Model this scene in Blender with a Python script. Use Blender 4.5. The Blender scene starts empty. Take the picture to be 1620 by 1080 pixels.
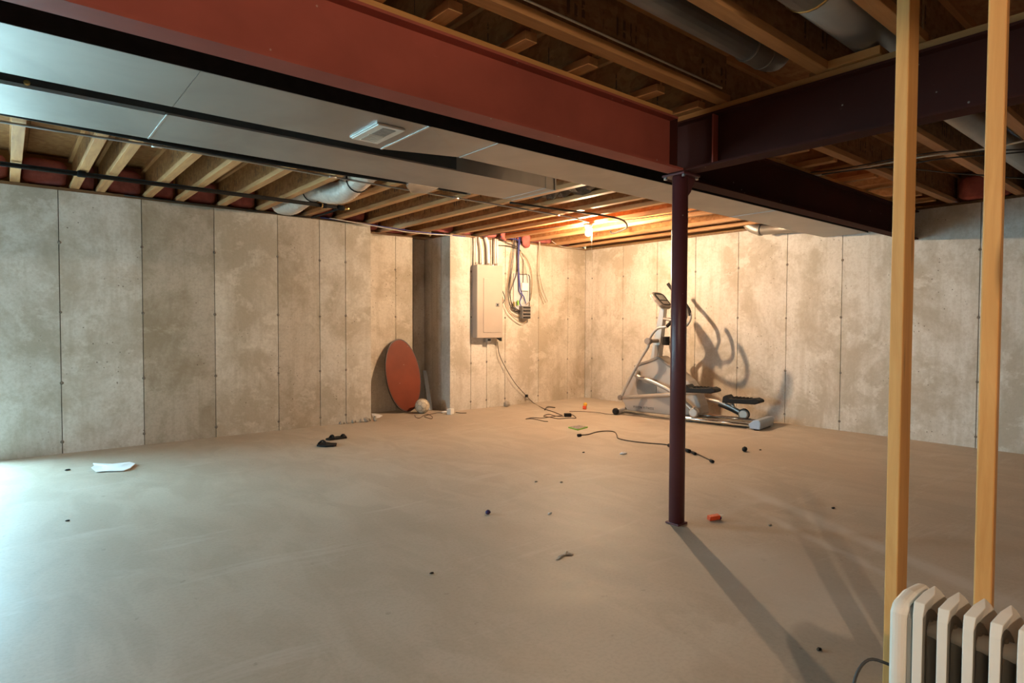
import bpy, bmesh, math, random
from math import sin, cos, pi, radians as R
from mathutils import Vector as V, Matrix

random.seed(7)
SC = bpy.context.scene
COL = SC.collection

# ------------------------------------------------------------------ camera
F_PX, YAW, PITCH, ROLL, CAM_Z = 970.23, R(50.387), R(1.6665), R(-0.196), 1.2
fw = V((cos(YAW)*cos(PITCH), sin(YAW)*cos(PITCH), -sin(PITCH)))
r0 = V((sin(YAW), -cos(YAW), 0)); d0 = fw.cross(r0)
rt = cos(ROLL)*r0 + sin(ROLL)*d0
dn = -sin(ROLL)*r0 + cos(ROLL)*d0
cam = bpy.data.objects.new('camera', bpy.data.cameras.new('camera'))
COL.objects.link(cam)
cam.matrix_world = Matrix(((rt.x, -dn.x, -fw.x, 0), (rt.y, -dn.y, -fw.y, 0), (rt.z, -dn.z, -fw.z, CAM_Z), (0, 0, 0, 1)))
cam.data.sensor_width = 36.0
cam.data.lens = F_PX*36.0/1620.0
cam.data.clip_start = 0.05
SC.camera = cam

# ------------------------------------------------------------------ world / light / exposure
SC.view_settings.view_transform = 'Standard'
SC.view_settings.look = 'None'
SC.view_settings.gamma = 1.0
SC.view_settings.use_curve_mapping = False
SC.view_settings.exposure = 0.15
w = bpy.data.worlds.new('sky'); SC.world = w; w.use_nodes = True
bg = w.node_tree.nodes['Background']
bg.inputs[0].default_value = (0.46, 0.84, 1.0, 1)      # overcast daylight outside the patio door
bg.inputs[1].default_value = 52.0
BULB_FAR = 6300.0       # emission strength of the bare bulb in the far corner
BULB_NEAR = 4200.0     # emission strength of the bulb behind the camera
BULB_COL = (1.0, 0.69, 0.42)
BULB_COL_NEAR = (1.0, 0.75, 0.53)
pl_ = bpy.data.lights.new('door_daylight_portal', 'AREA')
pl_.shape = 'RECTANGLE'; pl_.size = .95; pl_.size_y = 2.05; pl_.cycles.is_portal = True
po = bpy.data.objects.new('door_daylight_portal', pl_); COL.objects.link(po)
po.location = (-.675, 7.12, 1.03); po.rotation_euler = (R(-90), 0, 0)

pl2 = bpy.data.lights.new('fill_window_portal', 'AREA')
pl2.shape = 'RECTANGLE'; pl2.size = 1.2; pl2.size_y = 1.0; pl2.cycles.is_portal = True
po2 = bpy.data.objects.new('fill_window_portal', pl2); COL.objects.link(po2)
po2.location = (-4.72, 5.0, 1.4); po2.rotation_euler = (R(90), 0, R(-90))

# ------------------------------------------------------------------ pixel helpers (photo 1620x1080 -> point on a real plane)
CAM = V((0, 0, CAM_Z))
def ray(x, y): return rt*((x-810)/F_PX) + dn*((y-540)/F_PX) + fw
def onax(x, y, ax, val):
    k = ray(x, y); t = (val-CAM[ax])/k[ax]; return CAM + k*t
def onfloor(x, y, z=0.0): return onax(x, y, 2, z)

# ------------------------------------------------------------------ object helpers
class MB:
    def __init__(s): s.v = []; s.f = []; s.sm = []
    def add(s, vs, fs, smooth=False):
        o = len(s.v); s.v += [V(p) for p in vs]
        for f in fs: s.f.append([i+o for i in f]); s.sm.append(smooth)
        return s
    def box(s, a, b, rot=0.0, piv=None):
        a = V(a); b = V(b)
        c = [(a.x,a.y,a.z),(b.x,a.y,a.z),(b.x,b.y,a.z),(a.x,b.y,a.z),(a.x,a.y,b.z),(b.x,a.y,b.z),(b.x,b.y,b.z),(a.x,b.y,b.z)]
        if rot:
            p = V(piv) if piv else (a+b)/2; m = Matrix.Rotation(rot, 3, 'Z')
            c = [m @ (V(q)-p) + p for q in c]
        return s.add(c, [(3,2,1,0),(4,5,6,7),(0,1,5,4),(1,2,6,5),(2,3,7,6),(3,0,4,7)])
    def obox(s, c, ax, ay, az):      # oriented box, half-vectors
        c = V(c); ax = V(ax); ay = V(ay); az = V(az); vs = []
        for k in (-1, 1):
            for i, j in ((-1,-1),(1,-1),(1,1),(-1,1)): vs.append(c+ax*i+ay*j+az*k)
        return s.add(vs, [(3,2,1,0),(4,5,6,7),(0,1,5,4),(1,2,6,5),(2,3,7,6),(3,0,4,7)])
    def prism(s, poly, off, smooth=False):   # poly: 3D points, extruded by vector off
        n = len(poly); off = V(off); p = [V(q) for q in poly]
        s.add(p + [q+off for q in p], [list(range(n))[::-1], list(range(n, 2*n))])
        o = len(s.v)-2*n
        for i in range(n):
            j = (i+1) % n; s.f.append([o+i, o+j, o+n+j, o+n+i]); s.sm.append(smooth)
        return s
    def tube(s, pts, r, n=8, caps=True, flat=1.0, closed=False):
        P = [V(p) for p in pts]; m = len(P); rr = r if isinstance(r, (list, tuple)) else [r]*m
        o = len(s.v); up = None
        for i, p in enumerate(P):
            if closed: t = (P[(i+1) % m]-P[i-1]).normalized()
            else: t = (P[min(i+1, m-1)]-P[max(i-1, 0)]).normalized()
            if up is None:
                up = V((0,0,1)) if abs(t.z) < .9 else V((1,0,0))
            a = t.cross(up).normalized(); b = a.cross(t).normalized(); up = b
            for k in range(n):
                q = 2*pi*k/n; s.v.append(p + a*(rr[i]*cos(q)) + b*(rr[i]*flat*sin(q)))
        for i in range(m if closed else m-1):
            i2 = (i+1) % m
            for k in range(n):
                k2 = (k+1) % n
                s.f.append([o+i*n+k, o+i*n+k2, o+i2*n+k2, o+i2*n+k]); s.sm.append(True)
        if caps and not closed:
            s.f.append([o+k for k in range(n)][::-1]); s.sm.append(False)
            s.f.append([o+(m-1)*n+k for k in range(n)]); s.sm.append(False)
        return s
    def lathe(s, c, axis, prof, n=16, smooth=True):   # prof: (radius, distance along axis)
        c = V(c); ax = V(axis).normalized(); u = ax.orthogonal().normalized(); w_ = ax.cross(u); o = len(s.v)
        for r, h in prof:
            for k in range(n):
                q = 2*pi*k/n; s.v.append(c + ax*h + (u*cos(q)+w_*sin(q))*r)
        for i in range(len(prof)-1):
            for k in range(n):
                k2 = (k+1) % n
                s.f.append([o+i*n+k, o+i*n+k2, o+(i+1)*n+k2, o+(i+1)*n+k]); s.sm.append(smooth)
        s.f.append([o+k for k in range(n)][::-1]); s.sm.append(False)
        e = o+(len(prof)-1)*n; s.f.append([e+k for k in range(n)]); s.sm.append(False)
        return s
    def ball(s, c, r, n=14, m=9, sq=(1,1,1)):
        prof = []; c = V(c); o = len(s.v)
        for i in range(m+1):
            t = pi*i/m
            for k in range(n):
                q = 2*pi*k/n; s.v.append(c+V((r*sq[0]*sin(t)*cos(q), r*sq[1]*sin(t)*sin(q), -r*sq[2]*cos(t))))
        for i in range(m):
            for k in range(n):
                k2 = (k+1) % n; s.f.append([o+i*n+k, o+i*n+k2, o+(i+1)*n+k2, o+(i+1)*n+k]); s.sm.append(True)
        return s
    def build(s, name, mat, parent=None, local=False, bevel=0, seg=2, subsurf=0, org=None):
        me = bpy.data.meshes.new(name)
        if parent is not None:
            sh = V((0,0,0)) if local else (parent.location.copy() if not parent.parent else parent.location+parent.parent.location)
            base = V((0,0,0))
        else:
            xs = [p.x for p in s.v]; ys = [p.y for p in s.v]; zs = [p.z for p in s.v]
            base = V(org) if org else V(((min(xs)+max(xs))/2, (min(ys)+max(ys))/2, min(zs))); sh = base
        me.from_pydata([tuple(p-sh) for p in s.v], [], s.f)
        me.polygons.foreach_set('use_smooth', s.sm)
        bm = bmesh.new(); bm.from_mesh(me); bmesh.ops.recalc_face_normals(bm, faces=bm.faces); bm.to_mesh(me); bm.free()
        me.materials.append(mat); me.update()
        o = bpy.data.objects.new(name, me); COL.objects.link(o)
        o.location = base
        if parent is not None: o.parent = parent
        if bevel:
            b = o.modifiers.new('bevel', 'BEVEL'); b.width = bevel; b.segments = seg; b.limit_method = 'ANGLE'; b.angle_limit = R(40)
        if subsurf:
            b = o.modifiers.new('sub', 'SUBSURF'); b.levels = subsurf; b.render_levels = subsurf
        return o

def tag(o, label=None, cat=None, group=None, kind=None):
    if label: o['label'] = label
    if cat: o['category'] = cat
    if group: o['group'] = group
    if kind: o['kind'] = kind
    return o
def thing(name, label, cat, loc=(0,0,0), rz=0.0, group=None):
    o = bpy.data.objects.new(name, None); COL.objects.link(o)
    o.location = loc; o.rotation_euler = (0,0,rz); o.empty_display_size = .1
    return tag(o, label, cat, group)
def smooth_path(pts, n=6):
    P = [V(p) for p in pts]; out = []
    for i in range(len(P)-1):
        p0 = P[max(i-1,0)]; p1 = P[i]; p2 = P[i+1]; p3 = P[min(i+2,len(P)-1)]
        for k in range(n):
            t = k/n
            out.append(.5*((2*p1)+(p2-p0)*t+(2*p0-5*p1+4*p2-p3)*t*t+(3*p1-p0-3*p2+p3)*t**3))
    out.append(P[-1]); return out

# ------------------------------------------------------------------ materials
class NT:
    def __init__(s, name):
        s.m = bpy.data.materials.new(name); s.m.use_nodes = True; s.t = s.m.node_tree; s.b = s.t.nodes['Principled BSDF']
    def n(s, typ, **kw):
        x = s.t.nodes.new(typ)
        for k, v_ in kw.items(): setattr(x, k, v_)
        return x
    def l(s, a, b): s.t.links.new(a, b)
    def pos(s, scale=(1,1,1), obj=False):
        m = s.n('ShaderNodeMapping'); m.inputs['Scale'].default_value = scale
        if obj: s.l(s.n('ShaderNodeTexCoord').outputs['Object'], m.inputs[0])
        else: s.l(s.n('ShaderNodeNewGeometry').outputs['Position'], m.inputs[0])
        return m.outputs[0]
    def noise(s, vec, scale, detail=4, rough=.55, dist=0):
        x = s.n('ShaderNodeTexNoise'); s.l(vec, x.inputs['Vector']); x.inputs['Scale'].default_value = scale
        x.inputs['Detail'].default_value = detail; x.inputs['Roughness'].default_value = rough; x.inputs['Distortion'].default_value = dist
        return x.outputs[0]
    def ramp(s, fac, stops):
        x = s.n('ShaderNodeValToRGB'); s.l(fac, x.inputs[0]); e = x.color_ramp.elements
        while len(e) < len(stops): e.new(.5)
        for i, (p, c) in enumerate(stops):
            e[i].position = p; e[i].color = (c, c, c, 1) if not isinstance(c, (tuple, list)) else (*c, 1)
        return x.outputs[0]
    def mix(s, fac, a, b, blend='MIX'):
        x = s.n('ShaderNodeMix', data_type='RGBA', blend_type=blend)
        for sock, val in ((x.inputs[0], fac), (x.inputs[6], a), (x.inputs[7], b)):
            if isinstance(val, (int, float)): sock.default_value = val
            elif isinstance(val, (tuple, list)): sock.default_value = (*val, 1)
            else: s.l(val, sock)
        return x.outputs[2]
    def math(s, op, a, b=None, c=None):
        x = s.n('ShaderNodeMath', operation=op)
        for i, val in enumerate((a, b, c)):
            if val is None: continue
            if isinstance(val, (int, float)): x.inputs[i].default_value = val
            else: s.l(val, x.inputs[i])
        return x.outputs[0]
    def bump(s, h, strength=.3, dist=.01):
        x = s.n('ShaderNodeBump'); x.inputs['Strength'].default_value = strength; x.inputs['Distance'].default_value = dist
        s.l(h, x.inputs['Height']); s.l(x.outputs[0], s.b.inputs['Normal'])
    def done(s, col=None, rough=.6, metal=0, spec=.5):
        if col is not None:
            if isinstance(col, (tuple, list)): s.b.inputs['Base Color'].default_value = (*col, 1)
            else: s.l(col, s.b.inputs['Base Color'])
        if isinstance(rough, (int, float)): s.b.inputs['Roughness'].default_value = rough
        else: s.l(rough, s.b.inputs['Roughness'])
        s.b.inputs['Metallic'].default_value = metal
        s.b.inputs['Specular IOR Level'].default_value = spec
        return s.m

def plain(name, col, rough=.5, metal=0, var=.12, scale=12, bump=.0, spec=.5):
    t = NT(name); p = t.pos(); n = t.noise(p, scale)
    c = t.mix(t.ramp(n, [(.3, 0.0), (.7, 1.0)]), tuple(x*(1-var) for x in col), tuple(min(1, x*(1+var)) for x in col))
    if bump: t.bump(t.noise(p, scale*6), bump, .004)
    return t.done(c, rough, metal, spec)

def concrete_wall_mat():
    t = NT('cast_concrete'); p = t.pos()
    stain = t.noise(t.pos((1,1,.75)), 1.7, 9, .66, .35)
    edge = t.noise(t.pos((1,1,1.1)), 3.1, 8, .7, .25)
    streak = t.noise(t.pos((7,7,.5)), 1.5, 5, .65)
    lime = t.noise(t.pos((1.2,1.2,1.5)), 2.3, 10, .72, .2)
    fine = t.noise(p, 38, 6, .72)
    c = t.mix(t.ramp(stain, [(.41, 0.0), (.55, 1.0)]), (.455,.415,.35), (.64,.615,.575))
    c = t.mix(t.math('MULTIPLY', t.ramp(edge, [(.545, 0.0), (.62, 1.0)]), .42), c, (.42,.375,.30))
    c = t.mix(t.math('MULTIPLY', t.ramp(lime, [(.53, 0.0), (.60, 1.0)]), .6), c, (.70,.68,.64))
    c = t.mix(t.math('MULTIPLY', t.ramp(streak, [(.50, 0.0), (.66, 1.0)]), .35), c, (.42,.375,.30))
    c = t.mix(t.math('MULTIPLY', t.ramp(fine, [(.36, 1.0), (.56, 0.0)]), .32), c, (.36,.325,.27))
    vo = t.n('ShaderNodeTexVoronoi'); t.l(p, vo.inputs['Vector']); vo.inputs['Scale'].default_value = 21
    clump = t.ramp(t.noise(p, 2.2, 5, .7), [(.53, 0.0), (.60, 1.0)])
    pit = t.math('MULTIPLY', t.ramp(vo.outputs['Distance'], [(.09, 1.0), (.16, 0.0)]), clump)
    c = t.mix(t.math('MULTIPLY', pit, .8), c, (.13,.105,.08))
    oi = t.n('ShaderNodeObjectInfo')
    c = t.mix(1.0, c, oi.outputs['Color'], 'MULTIPLY')
    h = t.math('ADD', t.math('MULTIPLY', fine, .45), t.math('MULTIPLY', pit, -1.0))
    h = t.math('ADD', h, t.math('MULTIPLY', edge, .5))
    t.bump(h, .4, .006)
    return t.done(c, .88, 0, .25)

def floor_mat():
    t = NT('slab_concrete'); p = t.pos()
    big = t.noise(p, .55, 5, .55, .5); mid = t.noise(t.pos((1.6,.7,1)), 2.4, 6, .6, .8); fine = t.noise(p, 60, 3, .6)
    c = t.mix(t.ramp(big, [(.35, 0.0), (.65, 1.0)]), (.44,.37,.295), (.53,.465,.385))
    c = t.mix(t.math('MULTIPLY', t.ramp(mid, [(.42, 1.0), (.56, 0.0)]), .5), c, (.38,.32,.25))
    c = t.mix(t.math('MULTIPLY', t.ramp(fine, [(.38, 1.0), (.55, 0.0)]), .18), c, (.30,.25,.19))
    smear = t.noise(t.pos((.5,2.2,1)), 1.7, 7, .68, .6)
    c = t.mix(t.math('MULTIPLY', t.ramp(smear, [(.56, 0.0), (.68, 1.0)]), .5), c, (.56,.51,.45))
    spk = t.noise(p, 17, 3, .5)
    c = t.mix(t.math('MULTIPLY', t.ramp(spk, [(.70, 0.0), (.74, 1.0)]), .45), c, (.27,.22,.17))
    # paler streaks with soft edges, lines fixed on the slab
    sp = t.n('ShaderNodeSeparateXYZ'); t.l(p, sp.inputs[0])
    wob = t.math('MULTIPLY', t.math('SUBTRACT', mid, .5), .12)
    def pale_streak(x0, y0, x1, y1, wd, amt, c):
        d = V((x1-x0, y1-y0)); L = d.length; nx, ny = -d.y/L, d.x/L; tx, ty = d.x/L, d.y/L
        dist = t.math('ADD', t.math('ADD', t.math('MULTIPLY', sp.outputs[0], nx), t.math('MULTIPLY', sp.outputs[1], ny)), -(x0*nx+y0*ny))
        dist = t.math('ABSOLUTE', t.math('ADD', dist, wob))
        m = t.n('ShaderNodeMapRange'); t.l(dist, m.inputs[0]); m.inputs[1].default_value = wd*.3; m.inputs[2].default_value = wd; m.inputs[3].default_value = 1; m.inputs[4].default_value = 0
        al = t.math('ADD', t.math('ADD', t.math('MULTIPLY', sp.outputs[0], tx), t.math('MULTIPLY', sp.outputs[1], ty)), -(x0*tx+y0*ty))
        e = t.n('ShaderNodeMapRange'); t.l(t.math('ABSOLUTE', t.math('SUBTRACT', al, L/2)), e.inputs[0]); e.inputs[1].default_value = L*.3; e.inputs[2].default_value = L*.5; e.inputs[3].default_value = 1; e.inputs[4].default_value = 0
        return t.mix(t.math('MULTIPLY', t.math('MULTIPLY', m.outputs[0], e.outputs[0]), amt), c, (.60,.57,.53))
    c = pale_streak(4.25, 2.55, 3.2, .35, .09, .55, c)
    c = pale_streak(3.75, 2.1, 2.9, .35, .05, .45, c)
    c = pale_streak(3.0, 1.9, 2.55, .9, .42, .35, c)
    t.bump(t.math('ADD', fine, t.math('MULTIPLY', mid, 1.5)), .08, .004)
    return t.done(c, t.math('ADD', t.math('MULTIPLY', mid, .25), .45), 0, .35)

def wood_mat(name, dark, light, rough=.6, along='X', scale=1.0, knots=True):
    t = NT(name)
    sc = {'X': (1.2,14,14), 'Y': (14,1.2,14), 'Z': (14,14,1.2)}[along]
    p = t.pos(tuple(q*scale for q in sc)); n = t.noise(p, 1.6, 5, .6, 1.0); n2 = t.noise(t.pos((2,2,2)), 1.3, 3)
    c = t.mix(t.ramp(n, [(.3, 0.0), (.68, 1.0)]), dark, light)
    c = t.mix(t.math('MULTIPLY', t.ramp(n2, [(.4, 0.0), (.7, 1.0)]), .35), c, dark)
    if knots:
        q = {'X': (.9,6,6), 'Y': (6,.9,6), 'Z': (6,6,.9)}[along]
        vo = t.n('ShaderNodeTexVoronoi'); t.l(t.pos(q), vo.inputs['Vector']); vo.inputs['Scale'].default_value = 1.7
        c = t.mix(t.math('MULTIPLY', t.ramp(vo.outputs['Distance'], [(.05, 1.0), (.14, 0.0)]), .7), c, tuple(x*.35 for x in dark))
    t.bump(n, .12, .003)
    return t.done(c, rough, 0, .3)

def osb_mat(name, stamp=None, ca=(.21,.105,.045), cb=(.34,.19,.09), cd=(.15,.065,.025)):
    t = NT(name); p = t.pos()
    vo = t.n('ShaderNodeTexVoronoi'); t.l(t.pos((1,1,1)), vo.inputs['Vector']); vo.inputs['Scale'].default_value = 26; vo.inputs['Randomness'].default_value = 1
    n = t.noise(t.pos((3,9,9) if stamp != 'Y' else (9,3,9)), 4, 4, .6)
    g = t.n('ShaderNodeRGBToBW'); t.l(vo.outputs['Color'], g.inputs[0])
    c = t.mix(g.outputs[0], ca, cb)
    c = t.mix(t.math('MULTIPLY', t.ramp(n, [(.35, 1.0), (.55, 0.0)]), .5), c, cd)
    if stamp:       # faint illegible mill stamp printed along the web
        sp = t.n('ShaderNodeSeparateXYZ'); t.l(p, sp.inputs[0])
        al = sp.outputs[0] if stamp == 'X' else sp.outputs[1]
        band = t.n('ShaderNodeMapRange'); t.l(t.math('ABSOLUTE', t.math('SUBTRACT', sp.outputs[2], 2.565)), band.inputs[0])
        band.inputs[1].default_value = .035; band.inputs[2].default_value = .05; band.inputs[3].default_value = 1; band.inputs[4].default_value = 0
        cell = t.math('FRACT', t.math('MULTIPLY', al, 22.0))
        bar = t.math('LESS_THAN', cell, .42)
        on = t.math('GREATER_THAN', t.noise(t.pos((6,.01,.01) if stamp == 'X' else (.01,6,.01)), 1.0, 3), .52)
        cut = t.math('GREATER_THAN', t.noise(t.pos((20,20,30)), 1.0, 2), .42)
        m = t.math('MULTIPLY', t.math('MULTIPLY', band.outputs[0], bar), t.math('MULTIPLY', on, cut))
        c = t.mix(t.math('MULTIPLY', m, .8), c, (.07,.04,.03))
    t.bump(g.outputs[0], .15, .003)
    return t.done(c, .75, 0, .2)

def galv_mat(name='galvanized_sheet', col=(.40,.38,.355), r0_=.46, r1_=.60):
    t = NT(name); p = t.pos()
    n = t.noise(t.pos((1,1,1)), 1.6, 4, .6, .7); sp = t.noise(p, 70, 2, .5)
    c = t.mix(t.ramp(n, [(.35, 0.0), (.65, 1.0)]), tuple(x*.86 for x in col), tuple(x*1.08 for x in col))
    t.bump(t.math('ADD', t.math('MULTIPLY', t.noise(p, .9, 2), 6.0), t.math('MULTIPLY', sp, .05)), .10, .02)
    return t.done(c, t.math('ADD', t.math('MULTIPLY', n, r1_-r0_), r0_), 1.0)

def paint_mat(name, col, rough=.45, chips=True, spec=.2):
    t = NT(name); p = t.pos(); n = t.noise(p, 1.4, 5, .6); f = t.noise(p, 25, 4, .65)
    c = t.mix(t.ramp(n, [(.35, 0.0), (.65, 1.0)]), tuple(x*.8 for x in col), tuple(x*1.12 for x in col))
    if chips:
        vo = t.n('ShaderNodeTexVoronoi'); t.l(p, vo.inputs['Vector']); vo.inputs['Scale'].default_value = 9
        c = t.mix(t.math('MULTIPLY', t.ramp(vo.outputs['Distance'], [(.028, 1.0), (.05, 0.0)]), .55), c, (.5,.42,.36))
        s2 = t.noise(t.pos((2,2,9)), 6, 5, .7)
        c = t.mix(t.math('MULTIPLY', t.ramp(s2, [(.66, 0.0), (.72, 1.0)]), .3), c, tuple(min(1, x*1.5+.05) for x in col))
    t.bump(f, .08, .002)
    return t.done(c, rough, 0, spec)

M = {}
M['wall'] = concrete_wall_mat()
M['joint'] = plain('wall_joint_mortar', (.17,.15,.125), .9, 0, .3, 8, .4)
M['tie'] = plain('form_tie_steel', (.24,.21,.18), .8, .2, .4, 40, .5)
M['plainwall'] = plain('plain_concrete', (.13,.12,.11), .9, 0, .12, 2, .2)
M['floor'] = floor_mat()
M['osb'] = osb_mat('subfloor_strand_board', None, (.25,.11,.04), (.38,.19,.075), (.18,.07,.025))
M['web_x'] = osb_mat('joist_web_x', 'X'); M['web_y'] = osb_mat('joist_web_y', 'Y', (.30,.13,.045), (.46,.22,.085), (.22,.085,.03))
M['flange_x'] = wood_mat('joist_flange_x', (.36,.17,.06), (.52,.27,.11), along='X', knots=False)
M['flange_y'] = wood_mat('joist_flange_y', (.42,.20,.08), (.62,.34,.15), along='Y', knots=False)
M['plate_x'] = wood_mat('plate_wood_x', (.50,.24,.075), (.68,.37,.13), along='X')
M['sill'] = wood_mat('sill_wood', (.16,.085,.04), (.26,.15,.075))
M['plate_y'] = wood_mat('plate_wood_y', (.42,.20,.065), (.56,.30,.11), along='Y')
M['stud'] = wood_mat('stud_wood', (.60,.29,.085), (.76,.42,.15), .55, 'Z')
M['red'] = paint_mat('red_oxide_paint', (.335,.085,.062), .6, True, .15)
M['maroon'] = paint_mat('maroon_paint_and_shade', (.055,.016,.012), .8, True, .08)  # maroon paint, darkened further to hold the shade on the right beams
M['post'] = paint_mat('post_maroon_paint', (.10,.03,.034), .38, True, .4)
M['galv'] = galv_mat()
M['galv_dull'] = galv_mat('dull_duct_sheet', (.40,.41,.42), .4, .6)
M['steel'] = plain('zinc_steel', (.62,.62,.62), .3, 1, .1, 20)
M['chrome'] = plain('polished_steel', (.75,.75,.74), .18, 1, .05, 20)
M['black'] = plain('black_plastic', (.018,.017,.017), .55, 0, .2, 20, 0, .2)
M['rubber'] = plain('black_rubber', (.024,.022,.021), .75, 0, .2, 30, .2, .15)
M['iron'] = plain('black_iron_and_duct_shade', (.014,.014,.015), .8, 0, .2, 20, 0, .15)
M['gap_shade'] = plain('duct_gap_shade', (.035,.043,.048), .6, 0, .2, 6)  # dark colour standing for the shade between the two ducts
M['brass'] = plain('brass', (.62,.45,.18), .3, 1, .1, 20)
M['panelgrey'] = plain('panel_enamel', (.43,.365,.31), .45, 0, .05, 4)
M['silver'] = plain('silver_enamel', (.50,.47,.44), .32, .55, .06, 6)
M['shroud'] = plain('shroud_plastic', (.42,.37,.33), .38, .15, .05, 5)
M['shroud_dark'] = plain('shroud_dark_plastic', (.25,.21,.18), .35, .2, .08, 5)
M['screen'] = plain('console_screen', (.34,.33,.31), .2, 0, .1, 8)
M['white'] = plain('white_plastic', (.78,.77,.74), .45, 0, .04, 10)
M['paper'] = plain('white_paper', (.80,.81,.84), .8, 0, .05, 8, .2)
M['cream'] = plain('cream_enamel', (.78,.73,.64), .38, 0, .05, 6)
M['cream_shade'] = plain('cream_enamel_shade', (.26,.24,.20), .5, 0, .08, 8)  # the same cream enamel, darkened for the shade between the fins
M['tabletop'] = paint_mat('reddish_table_top', (.20,.042,.018), .5, True, .15)
M['tableedge'] = plain('dark_table_edge', (.045,.022,.018), .5)
M['bluebar'] = plain('blue_grey_metal', (.38,.45,.55), .4, .3, .08, 10)
M['boardgrey'] = plain('board_grey', (.50,.50,.52), .6, 0, .1, 8)
M['barblue'] = plain('pale_blue_metal', (.60,.70,.82), .5, 0, .06, 10)
M['pink'] = plain('pink_fibreglass', (.46,.13,.11), .95, 0, .3, 9, .8)
M['flexduct'] = plain('flexible_duct_film', (.72,.64,.57), .3, .2, .12, 18, .5)
M['foil'] = plain('foil_wrap', (.62,.63,.66), .18, 1, .2, 25, .9)
M['sheet'] = plain('dark_vapour_film', (.05,.035,.03), .12, 0, .4, 14, 1.0)
M['cable_w'] = plain('white_cable', (.66,.60,.50), .5, 0, .05, 10)
M['cable_t'] = plain('tan_cable', (.36,.27,.17), .55, 0, .1, 10)
M['cable_b'] = plain('blue_cable', (.035,.045,.22), .5, 0, .1, 10)
M['cable_k'] = plain('black_cable', (.025,.022,.02), .5, 0, .1, 10)
M['cable_br'] = plain('brown_cord', (.07,.045,.03), .5, 0, .1, 10)
M['orange'] = plain('orange_wrapper', (.75,.08,.015), .35, 0, .2, 30, .4)
M['purple'] = plain('purple_plastic', (.05,.025,.10), .5)
M['green'] = plain('green_plastic', (.25,.55,.08), .35)
M['case'] = plain('grey_case_print', (.26,.22,.22), .5, 0, .6, 45, 0, .2)
M['yellow'] = plain('yellow_plastic', (.75,.42,.04), .4)
M['aqua'] = plain('bright_zinc_edge', (.68,.72,.74), .34, 1, .05, 10)
M['grille'] = plain('register_grille', (.22,.22,.21), .5, .3, .3, 60)
M['regframe'] = plain('register_enamel', (.66,.62,.56), .4, 0, .04, 10)
M['ballw'] = plain('ball_leather', (.62,.54,.42), .55, 0, .08, 20)
M['ballseam'] = plain('ball_seam', (.22,.17,.12), .7)
M['rubble'] = plain('concrete_rubble', (.40,.35,.29), .95, 0, .3, 30, .8)
M['door'] = plain('door_frame_vinyl', (.75,.75,.74), .4)
M['patio'] = plain('patio_slab', (.45,.45,.43), .9)
def glass_mat():
    t = NT('door_glass'); g = t.n('ShaderNodeBsdfGlossy'); g.inputs['Roughness'].default_value = .02
    tr = t.n('ShaderNodeBsdfTransparent'); mx = t.n('ShaderNodeMixShader'); fr = t.n('ShaderNodeFresnel'); fr.inputs[0].default_value = 1.45
    t.l(fr.outputs[0], mx.inputs[0]); t.l(tr.outputs[0], mx.inputs[1]); t.l(g.outputs[0], mx.inputs[2])
    t.l(mx.outputs[0], t.n('ShaderNodeOutputMaterial').inputs[0]); t.t.nodes.remove(t.b); 
    for x in list(t.t.nodes):
        if x.type == 'OUTPUT_MATERIAL' and not x.inputs[0].is_linked: t.t.nodes.remove(x)
    return t.m
M['glass'] = glass_mat()
def emit_mat(name, col, s):
    t = NT(name); t.b.inputs['Emission Color'].default_value = (*col, 1); t.b.inputs['Emission Strength'].default_value = s
    return t.done((.9,.85,.8), .4)
M['bulb_far'] = emit_mat('lit_bulb_far', BULB_COL, BULB_FAR)
M['bulb_near'] = emit_mat('lit_bulb_near', BULB_COL_NEAR, BULB_NEAR)

# ------------------------------------------------------------------ the room shell
XL, XR, YB, YA, YN, YW = -4.5, 7.3, -4.0, 6.9, 7.5, 6.95      # left end, right wall, rear, long wall, alcove, panel wall
WT = 2.39                                                       # top of the concrete
ZJ, JD = 2.42, .30                                              # joist underside and depth
def struct(o): o['kind'] = 'structure'; return o
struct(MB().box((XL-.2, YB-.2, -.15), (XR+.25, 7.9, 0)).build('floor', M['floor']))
ce = thing('ceiling', None, None, (0, 0, ZJ+JD)); ce['kind'] = 'structure'
for k in ('label', 'category'):
    if k in ce: del ce[k]
for i in range(10):
    for j in range(5):
        x0 = XL-.2+i*1.22; y0 = YB-.2+j*2.44 
        if x0 < XR+.2 and y0 < 7.9:
            MB().box((x0, y0, ZJ+JD), (min(x0+1.217, XR+.25), min(y0+2.437, 7.9), ZJ+JD+.018)).build('subfloor_panel', M['osb'], ce)
MB().box((XL-.2, YB-.2, ZJ+JD+.019), (XR+.25, 7.9, ZJ+JD+.05)).build('subfloor_backing', M['osb'], ce)

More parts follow.
